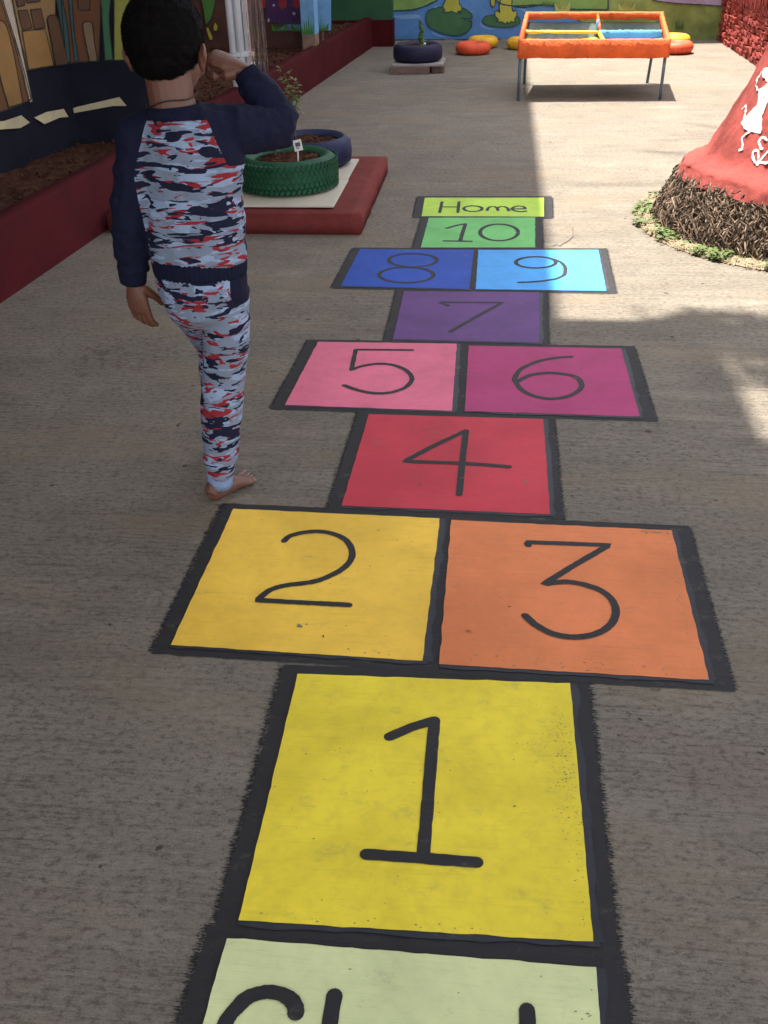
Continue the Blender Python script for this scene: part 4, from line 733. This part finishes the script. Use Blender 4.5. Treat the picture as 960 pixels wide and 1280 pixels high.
for _ in range(9000):
    a = rr.uniform(math.pi*.62, math.pi*1.75) if rr.random() < .88 else rr.random()*6.28
    z = rr.uniform(.0, .262); L = rr.uniform(.02, .075); r = prad(max(0, z))*(1-.13*max(0, math.sin(a))*(z/.25))-.04+rr.uniform(0, .012)
    def pt(zz_, rr_, aa): return (PC.x+rr_*math.cos(aa), PC.y+rr_*math.sin(aa), max(zz_, .003))
    out = rr.uniform(.008, .040); tw = rr.uniform(-.09, .12)*(1 if rr.random() < .75 else 2); w_ = rr.uniform(.0020, .0046); cu = rr.uniform(-.02, .02)
    n0 = len(g.f)
    g.loft([pt(z+.012, r-.01, a), pt(z+.006+cu*.3, r+out*.7, a+tw*.25), pt(z-L*.4+cu, r+out+.010, a+tw*.7), pt(z-L, r+out*rr.uniform(.6, 1.2)+.012*(1-z/.26), a+tw)], [w_, w_, w_*.85, .0015], n=4, cap=.2)
    mats += [rr.choice((0, 0, 1, 1, 2, 3))]*(len(g.f)-n0)
o = g.obj('root', [M['root'], plain('dry_root_pale', (.15, .10, .068), .9, .4, 35, .5), plain('dry_root_dark', (.04, .025, .016), .9, .4, 35, .5), plain('dry_root_straw', (.25, .185, .13), .9, .3, 35, .5)], palm)
o.data.polygons.foreach_set('material_index', mats)
tag(o, kind='stuff')
def onc(th, z, l=.004):
    r = tr_r(th, z)+l; return Vector((PC.x+r*math.cos(th), PC.y+r*math.sin(th), z))
def dense_fill(g, pts, step=.02):
    bm = bmesh.new(); vs = [bm.verts.new((p[0], p[1], 0)) for p in resample([Vector(p) for p in pts+[pts[0]]], step)[:-1]]
    bm.faces.new(vs); bmesh.ops.triangulate(bm, faces=bm.faces)
    for _ in range(3):
        bmesh.ops.subdivide_edges(bm, edges=[e for e in bm.edges if e.calc_length() > step*1.6], cuts=1)
        bmesh.ops.triangulate(bm, faces=bm.faces)
    bm.verts.index_update(); g.add([onc(v.co.x, v.co.y) for v in bm.verts], [tuple(v.index for v in f.verts) for f in bm.faces]); bm.free()
for i, poly in enumerate(DATA['cone_poly']):
    g = G(); dense_fill(g, poly); g.obj('white_figure' if i == 0 else 'white_head', M['white_paint'], palm)
for ln in DATA['cone_lines']:
    if len(ln) < 2: continue
    g = G(); stroke(g, [(th*.6, z) for th, z in ln], .0105, lambda x, y: onc(x/.6, y, .005)); g.obj('white_brush_line', M['white_paint'], palm)
# crown (above the frame; throws the streaky shade)
g = G(); gl = G(); g.loft([(PC.x, PC.y, 2.95), (PC.x-.05, PC.y+.6, 4.2), (PC.x-.2, PC.y+2.0, 6.3)], [.2, .17, .15], n=20)
g.obj('upper_trunk', M['bark'], palm, True)
rr = random.Random(5)
for i in range(11):
    az_ = 2*math.pi*i/11+rr.uniform(-.15, .15); L = rr.uniform(1.7, 2.2); rise = rr.uniform(.1, .7); g = G()
    P = []
    for k in range(15):
        t = k/14; P.append(Vector((PC.x-.2+L*t*math.cos(az_), PC.y+2.0+L*t*math.sin(az_), 6.3+rise*math.sin(t*2.2)-1.0*t**2.2)))
    g.loft(P, [.022*(1-k/16) for k in range(15)], n=5)
    for k in range(1, 14):
        for q in range(3):
            p = P[k].lerp(P[k+1], q/3); t = (P[k+1]-P[k]).normalized(); sd = t.cross(Vector((0, 0, 1))).normalized(); ln_ = .42*math.sin(math.pi*(k/15))**.6+.06
            for sg in (-1, 1):
                tip = p+(sd*sg*.28+t*.5+Vector((0, 0, -.9))).normalized()*ln_; wv = t*.011
                g.add([p-wv, p+wv, tip], [(0, 1, 2)])
    g.obj('frond', M['leafd'], palm)

# weeds and dry litter round the roots
rr = random.Random(21)
def ring_pos(a, d): r = .79+d; return Vector((PC.x+r*math.cos(a), PC.y+r*math.sin(a), 0))
g = G(); gd = G()
for _ in range(3400):
    a = rr.uniform(math.pi*.80, math.pi*1.62); t = nz(a*5, 2, 0)
    wid = .10+.05*nz(a*7, 1, 1)
    if t < -.02 and rr.random() < .9: continue
    p = ring_pos(a, rr.uniform(-.03, wid)); th = rr.random()*6.28; hgt = rr.uniform(.01, .045); d = Vector((math.cos(th), math.sin(th), 0))
    if rr.random() < .6:
        s_ = rr.uniform(.005, .011); c_ = p+Vector((0, 0, hgt*.8)); e = d*s_*2; f_ = Vector((-d.y, d.x, rr.uniform(-.5, .5)))*s_
        g.add([c_-e, c_+f_, c_+e, c_-f_], [(0, 1, 2, 3)])
    else:
        wv = Vector((-d.y, d.x, 0))*.0018; g.add([p-wv, p+wv, p+d*hgt*.6+Vector((0, 0, hgt))], [(0, 1, 2)])
for _ in range(2600):
    a = rr.uniform(math.pi*.8, math.pi*1.72); p = ring_pos(a, rr.uniform(-.07, .10+.03*nz(a*6))); th = rr.random()*6.28; L = rr.uniform(.02, .06); d = Vector((math.cos(th), math.sin(th), rr.uniform(0, .5)))
    wv = Vector((-d.y, d.x, 0)).normalized()*.0016; z0 = Vector((0, 0, rr.uniform(.004, .02))); gd.add([p-wv+z0, p+wv+z0, p+d*L+z0], [(0, 1, 2)])
tag(g.obj('weeds', M['leafg']), 'bright green weeds growing at the foot of the palm roots', 'weeds', kind='stuff')
tag(gd.obj('dry_grass', M['dry']), 'dry straw litter round the foot of the palm roots', 'dry grass', kind='stuff')
bmx = G(); vs = []; na = 120
for i, (dr, h) in enumerate(((-.1, .03), (-.03, .022), (.04, .012), (.09, .002))):
    for j in range(na+1):
        a = math.pi*.78+math.pi*.98*j/na; p = ring_pos(a, dr+(.02*nz(a*8, 3) if i > 1 else 0)); vs.append((p.x, p.y, h+.006*nz(a*20, i)+(.001)))
bmx.add(vs, [(i*(na+1)+j, (i+1)*(na+1)+j, (i+1)*(na+1)+j+1, i*(na+1)+j+1) for i in range(3) for j in range(na)])
tag(bmx.obj('earth_skirt', plain('dusty_earth', (.3, .22, .15), .95, .25, 20, .8, 90, .01), None, True), kind='structure')

rr = random.Random(77); g = G()
for _ in range(260):
    x, y = rr.uniform(-1.9, 2.3), rr.uniform(.4, 11)**1.0; L = rr.uniform(.004, .02); th = rr.random()*6.28; d = Vector((math.cos(th), math.sin(th), 0)); n_ = Vector((-d.y, d.x, 0))*rr.uniform(.0008, .0025)
    c_ = Vector((x, y, .0045)); g.add([c_-d*L*.5, c_+n_+Vector((0, 0, .002)), c_+d*L*.5, c_-n_], [(0, 1, 2, 3)])
for _ in range(160):
    x, y = -1.32+rr.gauss(0, .16), 3.28+rr.gauss(0, .10); s_ = rr.uniform(.002, .006); c_ = Vector((x, y, .0042))
    g.add([c_+Vector((-s_*2, 0, 0)), c_+Vector((0, s_*.7, .001)), c_+Vector((s_*1.6, s_*.2, 0)), c_+Vector((0, -s_*.6, 0))], [(0, 1, 2, 3)])
tag(g.obj('litter', plain('brown_litter', (.13, .095, .055), .9, .5, 30)), 'tiny bits of straw and leaf crumbs scattered over the concrete', 'litter', kind='stuff')

# ------------------------------------------------------------------ roofs that shade the yard
def corr_roof(name, x0, x1, y0, y1, z, label, edge=None):
    root = empty(name, (x0, y0, z), label, 'roof'); g = G(); K = int((x1-x0)/.02); vs = []
    for i in range(K+1):
        x = x0+(x1-x0)*i/K; dz = .012*math.sin(x*80)
        vs += [(x, y0, z+dz), (x, y1, z+dz)]
    g.add(vs, [(2*i, 2*i+2, 2*i+3, 2*i+1) for i in range(K)])
    o = g.obj('sheeting', M['roof'], root); s_ = o.modifiers.new('s', 'SOLIDIFY'); s_.thickness = .006
    for y in [y0+.1+(y1-y0-.2)*i/4 for i in range(5)]: G().box(x0, x1-.01, y-.03, y+.03, z-.11, z-.02).obj('rafter', M['wood'], root)
    return root
RZ = 3.5
ZA, ZB, ZC = 4.5, 4.1, 3.7
corr_roof('corrugated_roof', -5.5, .27-.2*ZA, 3.60+.14*ZA, 13.0, ZA, 'long corrugated roof above the left side of the yard')
corr_roof('corrugated_roof', -5.5, .83-.2*ZB, 2.5+.1*ZB, 3.71+.14*ZB, ZB, 'corrugated roof above the middle of the hopscotch')
corr_roof('corrugated_roof', -5.5, 2.6, -3.5, 2.7+.14*ZC, ZC, 'corrugated roof above the near end of the hopscotch')
tree = empty('leafy_tree', (3.6, 3.2, 0), 'leafy tree right of the yard reaching a branch over the paving', 'tree')
g = G(); g.loft([(3.6, 3.2, 0), (3.5, 3.25, 1.2), (3.3, 3.4, 2.4), (3.1, 3.5, 3.4)], [.14, .11, .09, .05], n=12)
g.loft([(3.2, 3.45, 3.0), (2.4, 3.6, 4.2), (1.4, 3.8, 4.6), (.7, 3.9, 4.6), (.0, 4.1, 4.6)], [.06, .045, .03, .018, .006], n=8); g.obj('trunk', M['bark'], tree, True)
rr = random.Random(4); g = G()
def clump(c, rad, n, L=.07):
    for _ in range(n):
        p = Vector(c)+Vector((rr.gauss(0, 1), rr.gauss(0, 1), rr.gauss(0, .7)))*rad*.5
        th = rr.random()*6.28; d = Vector((math.cos(th), math.sin(th), rr.uniform(-.5, .1))).normalized(); s_ = d.cross(Vector((0, 0, 1))).normalized()*L*.28
        g.add([p, p+d*L*.5+s_, p+d*L, p+d*L*.5-s_], [(0, 1, 2, 3)])
def overshade(x, y, z, rad, n): clump((x-.2*z, y+.14*z, z), rad, n)
overshade(.80, 3.62, 4.6, .17, 500); overshade(.93, 3.48, 4.6, .15, 240); overshade(.95, 3.2, 4.7, .10, 50); overshade(1.0, 3.68, 4.6, .12, 120)
overshade(.95, 2.6, 4.6, .10, 110); overshade(1.15, 2.7, 4.6, .16, 120); overshade(1.3, 3.6, 4.6, .2, 200)
for _ in range(40): clump((rr.uniform(1.6, 4.2), rr.uniform(1.5, 4.8), rr.uniform(2.8, 4.6)), .45, 90)
tag(g.obj('crown', M['leafd'], tree), kind='stuff')


# ------------------------------------------------------------------ the boy
boy = empty('person', (-.70, 2.30, 0), 'barefoot boy seen from behind in camouflage pyjamas with one hand raised to his face', 'person')
V = Vector
def rotm(fwd, up=(0, 0, 1)):
    y = V(fwd).normalized(); z = V(up); x = y.cross(z).normalized(); z = x.cross(y); return Matrix((x, y, z)).transposed()
HC = V((-.727, 2.305, 1.152)); HF = V((.06, 1, -.06)); HR = rotm(HF)
def hp(x, y, z): return HC+HR@V((x, y, z))
body = G()
body.ell(hp(0, -.008, .01), (.078, .092, .083), HR, 24, 16)
body.ell(hp(0, .028, -.048), (.060, .062, .066), HR, 20, 14)
body.ell(hp(0, .045, -.088), (.036, .036, .026), HR)               # chin
for s in (-1, 1): body.ell(hp(s*.038, .055, -.052), (.026, .026, .028), HR); body.ell(hp(s*.03, .078, .012), (.03, .012, .012), HR)
body.loft([hp(0, .086, -.005), hp(0, .098, -.03), hp(0, .100, -.038)], [.009, .012, .013], [.009, .011, .010], n=10)
body.loft([HC+V((0, -.02, -.05)), V((-.722, 2.275, 1.04)), V((-.715, 2.275, .97))], [.052, .050, .062], [.05, .048, .055], n=18)
for s in (-1, 1):                                                 # ears
    er = HR@Matrix.Rotation(s*R(22), 3, 'Z'); body.ell(hp(s*.080, -.008, -.030), (.009, .017, .030), er, 14, 10); body.ell(hp(s*.088, -.013, -.022), (.006, .016, .021), er, 12, 8)
# torso, arms, legs under the clothes
body.loft([(-.715, 2.28, 1.0), (-.70, 2.28, .95), (-.695, 2.28, .85), (-.70, 2.283, .75), (-.705, 2.285, .66), (-.707, 2.285, .58)], [.06, .092, .088, .084, .095, .09], [.05, .058, .062, .06, .068, .065], n=20)
SHL, ELL, WRL = V((-.812, 2.278, .965)), V((-.853, 2.252, .80)), V((-.877, 2.272, .622))
SHR, ELR, WRR = V((-.612, 2.305, .968)), V((-.498, 2.405, .955)), V((-.590, 2.425, 1.078))
body.loft([SHL+V((.06, 0, 0)), SHL, SHL.lerp(ELL, .5), ELL, ELL.lerp(WRL, .5), WRL], [.04, .036, .031, .027, .025, .0185], n=14)
body.loft([SHR-V((.06, 0, 0)), SHR, SHR.lerp(ELR, .5), ELR], [.04, .036, .031, .028], n=14)
body.loft([ELR, ELR.lerp(WRR, .5), WRR], [.028, .025, .0185], n=14)
body.loft([(-.652, 2.285, .60), (-.657, 2.29, .52), (-.675, 2.30, .42), (-.69, 2.305, .355), (-.705, 2.29, .26), (-.716, 2.284, .15), (-.724, 2.282, .09), (-.727, 2.285, .055)], [.055, .05, .043, .036, .038, .028, .023, .023], n=14)
body.loft([(-.755, 2.285, .60), (-.752, 2.37, .50), (-.752, 2.46, .38)], [.055, .048, .036], n=14)
body.loft([(-.752, 2.465, .385), (-.765, 2.475, .26), (-.785, 2.49, .13)], [.036, .034, .022], n=14)
def foot(an, heel, toe, up=0.0, side=1):
    an, heel, toe = V(an), V(heel), V(toe); d = (toe-heel).normalized(); lat = d.cross(V((0, 0, 1))).normalized()*side   # lat -> little toe side
    L = (toe-heel).length; P = lambda t, h, s=0: heel+d*L*t+V((0, 0, h))+lat*s
    body.loft([an, an.lerp(P(.08, .028), .6), P(.09, .026)], [.023, .025, .025], [.024, .028, .026], ref=lat, n=14)
    body.loft([P(.03, .023), P(.12, .026), P(.3, .030, .002), P(.5, .027, .002), P(.68, .019, .001), P(.8, .013)], [.020, .026, .027, .030, .034, .031], [.018, .024, .027, .024, .016, .0105], ref=lat, n=18, cap=.6)
    body.loft([an+V((0, 0, -.005)), P(.35, .04), P(.55, .026)], [.022, .02, .015], n=12)
    nails = []
    for i, (s, l, r) in enumerate(((-.025, .245, .0105), (-.008, .235, .0078), (.006, .215, .0072), (.018, .185, .0068), (.029, .15, .0066))):
        a = P(.70, .013, s*.9); b = P(.70+l*.75, .012, s*1.05); c = P(.70+l+.05, .0085, s*1.08)
        body.loft([a, b, c], [r*1.05, r, r*.95], [r, r*.92, r*.8], ref=lat, n=10, cap=.7); nails.append((c+V((0, 0, r*.75)), d, lat, r))
    return nails
nails = foot((-.727, 2.285, .062), (-.752, 2.252, 0), (-.668, 2.398, 0), 0, 1)
foot((-.785, 2.49, .125), (-.778, 2.46, .075), (-.818, 2.60, .045), 0, -1)
def hand(wr, d, lat, curl, k=1.0, spread=.10, bend=.5, tuck=0.0, tl=1.0):
    """wr wrist, d direction to the knuckles, lat towards the little finger, curl = the way the palm faces"""
    d = V(d).normalized(); lat = V(lat); lat = (lat-d*lat.dot(d)).normalized(); c = V(curl); c = (c-d*c.dot(d)-lat*c.dot(lat)).normalized()
    body.loft([wr-d*.01, wr+d*.012*k, wr+d*.032*k, wr+d*.052*k, wr+d*.062*k], [.018, .0185*k, .0265*k, .0275*k, .025*k], [.0145, .0130*k, .0135*k, .012*k, .0095*k], ref=lat, n=16, cap=.4)
    K = wr+d*.060*k
    for i, (s, L, cl) in enumerate(((-.020, .040, bend), (-.0065, .045, bend*1.05), (.0075, .042, bend*1.15), (.0195, .034, bend*1.3))):
        p = K+lat*s*k; dd = (d+lat*s*spread*25*.2).normalized(); pts = [p-d*.012]; rad = [.0070]; ang = 0
        for q, f in enumerate((.44, .32, .26)):
            ang += cl*(.55 if q == 0 else .8); v = dd*math.cos(ang)+c*math.sin(ang); p = p+v*L*k*f; pts.append(p); rad.append((.0067, .0060, .0050)[q]*(.93 if i == 3 else 1))
        body.loft(pts, [x*k for x in rad], n=10, cap=.8)
    tb_ = wr+d*.012*k-lat*.014*k+c*.006*k; u = -lat*(.55-tuck)
    th = [tb_, tb_+(u+d*.75+c*(.35+tuck))*.024*k*tl, tb_+(u*.8+d*.85+c*(.45+tuck))*.044*k*tl, tb_+(u*.45+d*.95+c*(.5+tuck))*.060*k*tl]
    body.loft(th, [.0115*k, .0098*k, .0078*k, .0060*k], n=10, cap=.8)
hand(WRL, (.06, .02, -1), (-.9, .40, 0), (.30, 1, 0), 1.25, .03, .40, .30, .85)
hand(WRR, (-.86, .02, .34), (.05, .95, .25), (-.2, .15, -1), 1.28, .03, 1.05, -.15, .75)
me = fuse(body, .0024, 3)
bo = put(me, 'body', M['skin'], boy)
for (p, d, lat, r) in nails:
    g = G(); g.ell(p+V((0, 0, 0)), (r*.6, r*.7, .0012), rotm(d), 10, 6); g.obj('toenail', M['nail'], bo, True)
for s in (-1, 1):
    g = G(); g.ell(hp(s*.030, .079, -.006), (.0125, .0095, .0085), HR); e = g.obj('eye', M['eye'], bo, True)
    g = G(); g.ell(hp(s*.030, .0868, -.006), (.0052, .003, .0052), HR); g.obj('iris', M['iris'], e, True)
    g = G(); g.loft([hp(s*.014, .090, .016), hp(s*.03, .090, .021), hp(s*.047, .078, .016)], [.003, .0035, .002], n=6); g.obj('eyebrow', M['hair'], bo, True)
g = G(); g.loft([hp(-.02, .083, -.066), hp(-.008, .092, -.063), hp(0, .0925, -.0645), hp(.008, .092, -.063), hp(.02, .083, -.066)], [.003, .005, .005, .005, .003], n=8)
g.loft([hp(-.016, .083, -.072), hp(0, .0915, -.0735), hp(.016, .083, -.072)], [.003, .0055, .003], n=8); g.obj('mouth', M['lip'], bo, True)
# hair
g = G(); g.ell(hp(0, -.012, .016), (.0865, .098, .090), HR, 32, 22); g.ell(hp(0, -.046, -.030), (.066, .053, .046), HR, 24, 16); g.ell(hp(0, -.03, -.003), (.082, .075, .055), HR, 24, 16)
me = fuse(g, .004, 4); me.calc_loop_triangles()
bm = bmesh.new(); bm.from_mesh(me); HRi = HR.inverted()
kill = []
for v in bm.verts:
    q = HRi@(v.co-HC)
    if (q.y > .045 and q.z < .045+.1*(.1-q.y)) or (q.y > .01 and q.z < -.012): kill.append(v)
bmesh.ops.delete(bm, geom=kill, context='VERTS')
bm.normal_update(); tips = []
for v in bm.verts:
    tips.append((v.co.copy(), v.normal.copy())); v.co += v.normal*(.0035*nz(v.co.x*60, v.co.y*60, v.co.z*60)+.002*nz(v.co.x*160, v.co.y*160, v.co.z*160))
bm.to_mesh(me); bm.free()
hair = put(me, 'hair', M['hair'], boy)
g = G(); rr = random.Random(9)
for _ in range(9000):
    p, n_ = rr.choice(tips); d = (n_+V((rr.uniform(-.6, .6), rr.uniform(-.6, .6), rr.uniform(-.9, .2)))).normalized(); L = rr.uniform(.002, .005); s_ = d.orthogonal().normalized()*.0006
    g.add([p-s_, p+s_, p+d*L], [(0, 1, 2)])
tag(g.obj('strand', M['hair'], hair), kind='stuff')

def folds(me, fn):
    me.calc_normals_split() if hasattr(me, 'calc_normals_split') else None
    nn = [v.normal.copy() for v in me.vertices]
    for v, n_ in zip(me.vertices, nn): v.co += n_*fn(v.co)
# shirt: torso + raglan sleeves, one skin, the sleeves coloured along the raglan seam
g = G()
g.loft([(-.7075, 2.283, .672), (-.7075, 2.283, .69), (-.705, 2.282, .75), (-.697, 2.28, .84), (-.690, 2.278, .905), (-.697, 2.278, .95), (-.706, 2.278, .982), (-.715, 2.276, 1.006), (-.718, 2.276, 1.022)],
       [.113, .119, .119, .114, .116, .118, .104, .074, .055], [.080, .086, .085, .080, .082, .078, .070, .060, .052], n=40, cap=.1)
g.loft([SHL+V((.09, 0, .015)), SHL+V((.035, 0, .012)), SHL+V((-.004, 0, .0)), SHL.lerp(ELL, .3), SHL.lerp(ELL, .7), ELL, ELL.lerp(WRL, .5), ELL.lerp(WRL, .82)], [.038, .046, .050, .046, .044, .042, .040, .040], n=22, cap=.3)
g.loft([SHR-V((.09, 0, -.02)), SHR-V((.03, 0, -.012)), SHR+V((.01, .005, 0)), SHR.lerp(ELR, .45), SHR.lerp(ELR, .85), ELR], [.04, .052, .058, .053, .048, .044], n=22, cap=.8)
g.loft([ELR, ELR.lerp(WRR, .2), ELR.lerp(WRR, .5), ELR.lerp(WRR, .84)], [.046, .047, .043, .037], n=22, cap=.3)
me = fuse(g, .005, 5)
def shirt_fold(p):
    f = .0
    dl = (p.x+.705); arm = abs(dl) > .125 or p.x > -.59
    if arm: f += .0045*nz(p.x*18+p.z*22, p.y*18, p.z*26)+.002*nz(p.x*60, p.y*60, p.z*60)
    else: f += .004*nz((p.x+p.z*.45)*26, p.y*8, p.z*9)+.0035*nz(p.x*14, p.y*14, p.z*34)*max(0, 1-(p.z-.67)/.12)+.0015*nz(p.x*60, p.y*60, p.z*60)
    return f*1.5
folds(me, shirt_fold)
shirt = put(me, 'shirt', None or M['navy_cloth'], boy)
at = me.attributes.new('sleeve', 'FLOAT', 'POINT'); vals = []
def segd(p, a, b):
    t = max(0, min(1, (p-a).dot(b-a)/(b-a).length_squared)); return (p-(a+(b-a)*t)).length
for v in me.vertices:
    p = v.co; cx = -.700+.0*(p.z-.9)
    left = p.x < -.70
    cz = max(0.0, min(1.0, (1.03-p.z)/(1.03-.885))); half = .050+(.113-.050)*cz**.7
    if p.z < .885: half = .113 if left else .5
    if not left and p.z < .905: half = .113+(.905-p.z)*3
    val = max(abs(p.x+.703)-half, (p.z-1.004)*1.2)
    vals.append(max(-.02, min(.02, val)))
at.data.foreach_set('value', vals)
b, c = camo('camouflage_shirt_fabric', 14, 58, 4.0)
a_ = b.n('ShaderNodeAttribute', attribute_name='sleeve'); fac = b.math('GREATER_THAN', a_.outputs['Fac'], 0)
c = b.mix(fac, c, (.007, .008, .024)); me.materials.clear(); me.materials.append(b.out(c, .88, cloth_bump(b), .15))
def ribbed(name, path, ra, rb, mat, ref=(1, 0, 0), ribs=60, amp=.0012, flare=None):
    g = G(); P = [V(p) for p in path]; n = ribs*4; vs = []; k = len(P)
    for i, p in enumerate(P):
        t = (P[min(i+1, k-1)]-P[max(i-1, 0)]).normalized(); a = V(ref); a = (a-t*a.dot(t)).normalized(); b_ = t.cross(a)
        for j in range(n):
            q = 2*math.pi*j/n; m_ = 1+amp*math.cos(q*ribs)/ra[i]; vs.append(p+a*ra[i]*m_*math.cos(q)+b_*rb[i]*m_*math.sin(q))
    g.add(vs, [(i*n+j, i*n+(j+1) % n, (i+1)*n+(j+1) % n, (i+1)*n+j) for i in range(k-1) for j in range(n)])
    o = g.obj(name, mat, boy, True); s_ = o.modifiers.new('s', 'SOLIDIFY'); s_.thickness = .003; s_.offset = -1; return o
ribbed('waistband', [(-.7075, 2.284, .635), (-.7075, 2.284, .65), (-.7075, 2.284, .67), (-.7075, 2.284, .685)], [.111, .1145, .1165, .114], [.080, .083, .084, .082], M['navy_cloth'])
ribbed('collar', [(-.7185, 2.272, 1.006), (-.719, 2.272, 1.018), (-.7195, 2.272, 1.03)], [.066, .060, .0575], [.060, .055, .053], M['navy_cloth'], amp=.0006)
dL = (WRL-ELL).normalized(); dR = (WRR-ELR).normalized()
ribbed('cuff', [ELL.lerp(WRL, .76), ELL.lerp(WRL, .84), ELL.lerp(WRL, .95), WRL-dL*.0], [.036, .0345, .0325, .0315], [.035, .0335, .0315, .0305], M['navy_cloth'], ribs=36, amp=.0007)
ribbed('cuff', [ELR.lerp(WRR, .74), ELR.lerp(WRR, .83), ELR.lerp(WRR, .93), WRR-dR*.004], [.034, .033, .030, .0285], [.033, .032, .029, .0275], M['navy_cloth'], ref=(0, 1, 0), ribs=36, amp=.0007)
# trousers
g = G()
g.loft([(-.7075, 2.285, .668), (-.7075, 2.285, .64), (-.706, 2.283, .60), (-.702, 2.282, .555), (-.70, 2.285, .52)], [.104, .112, .111, .098, .075], [.076, .084, .092, .088, .06], n=36, cap=.1)
g.loft([(-.655, 2.285, .60), (-.657, 2.288, .53), (-.670, 2.298, .44), (-.685, 2.304, .365), (-.698, 2.293, .29), (-.706, 2.287, .22), (-.713, 2.284, .15), (-.7205, 2.282, .10), (-.724, 2.282, .075)],
       [.062, .060, .058, .055, .056, .053, .048, .040, .035], [.072, .066, .060, .055, .056, .053, .047, .040, .035], n=28, cap=.1)
g.loft([(-.757, 2.285, .60), (-.758, 2.32, .54), (-.752, 2.40, .46), (-.752, 2.465, .385)], [.060, .056, .052, .049], n=24)
g.loft([(-.752, 2.465, .395), (-.758, 2.472, .30), (-.772, 2.482, .20), (-.783, 2.49, .15)], [.049, .045, .038, .033], n=24)
me = fuse(g, .005, 5)
folds(me, lambda p: (.003+.004*max(0, 1-p.z/.25)+.002*(p.z > .5))*nz(p.x*10, p.y*10, p.z*34)+.003*nz((p.x-p.z*.5)*16, p.y*8, p.z*11)+.001*nz(p.x*70, p.y*70, p.z*70))
tr = put(me, 'trousers', M['navy_cloth'], boy)
at = me.attributes.new('pocket', 'FLOAT', 'POINT')
at.data.foreach_set('value', [max(-.02, min(.02, min(v.co.x+.622+.5*max(0, .60-v.co.z)*-1, v.co.z-.575, ))) for v in me.vertices])
b, c = camo('camouflage_trouser_fabric', 17, 50, 11.0)
a_ = b.n('ShaderNodeAttribute', attribute_name='pocket'); fac = b.math('GREATER_THAN', a_.outputs['Fac'], 0)
c = b.mix(fac, c, (.007, .008, .024)); me.materials.clear(); me.materials.append(b.out(c, .88, cloth_bump(b), .15))
ribbed('ankle_cuff', [(-.7215, 2.282, .095), (-.7235, 2.282, .08), (-.7255, 2.283, .06), (-.7275, 2.284, .043)], [.0365, .0345, .0335, .0345], [.037, .035, .034, .035], M['cuff_blue'], ribs=30, amp=.0007)
ribbed('ankle_cuff', [(-.779, 2.487, .165), (-.782, 2.489, .15), (-.785, 2.49, .13), (-.786, 2.491, .115)], [.0345, .0335, .0325, .033], [.035, .034, .033, .033], M['cuff_blue'], ribs=30, amp=.0007)
# thin cord round the neck
g = G(); pts = []
for i in range(25):
    a = 2*math.pi*i/24; pts.append(V((-.721+.057*math.cos(a), 2.274+.053*math.sin(a), 1.040+.010*math.cos(a)+.004*math.sin(a*3))))
g.loft(pts, .0016, n=5); g.obj('neck_cord', M['string'], boy)
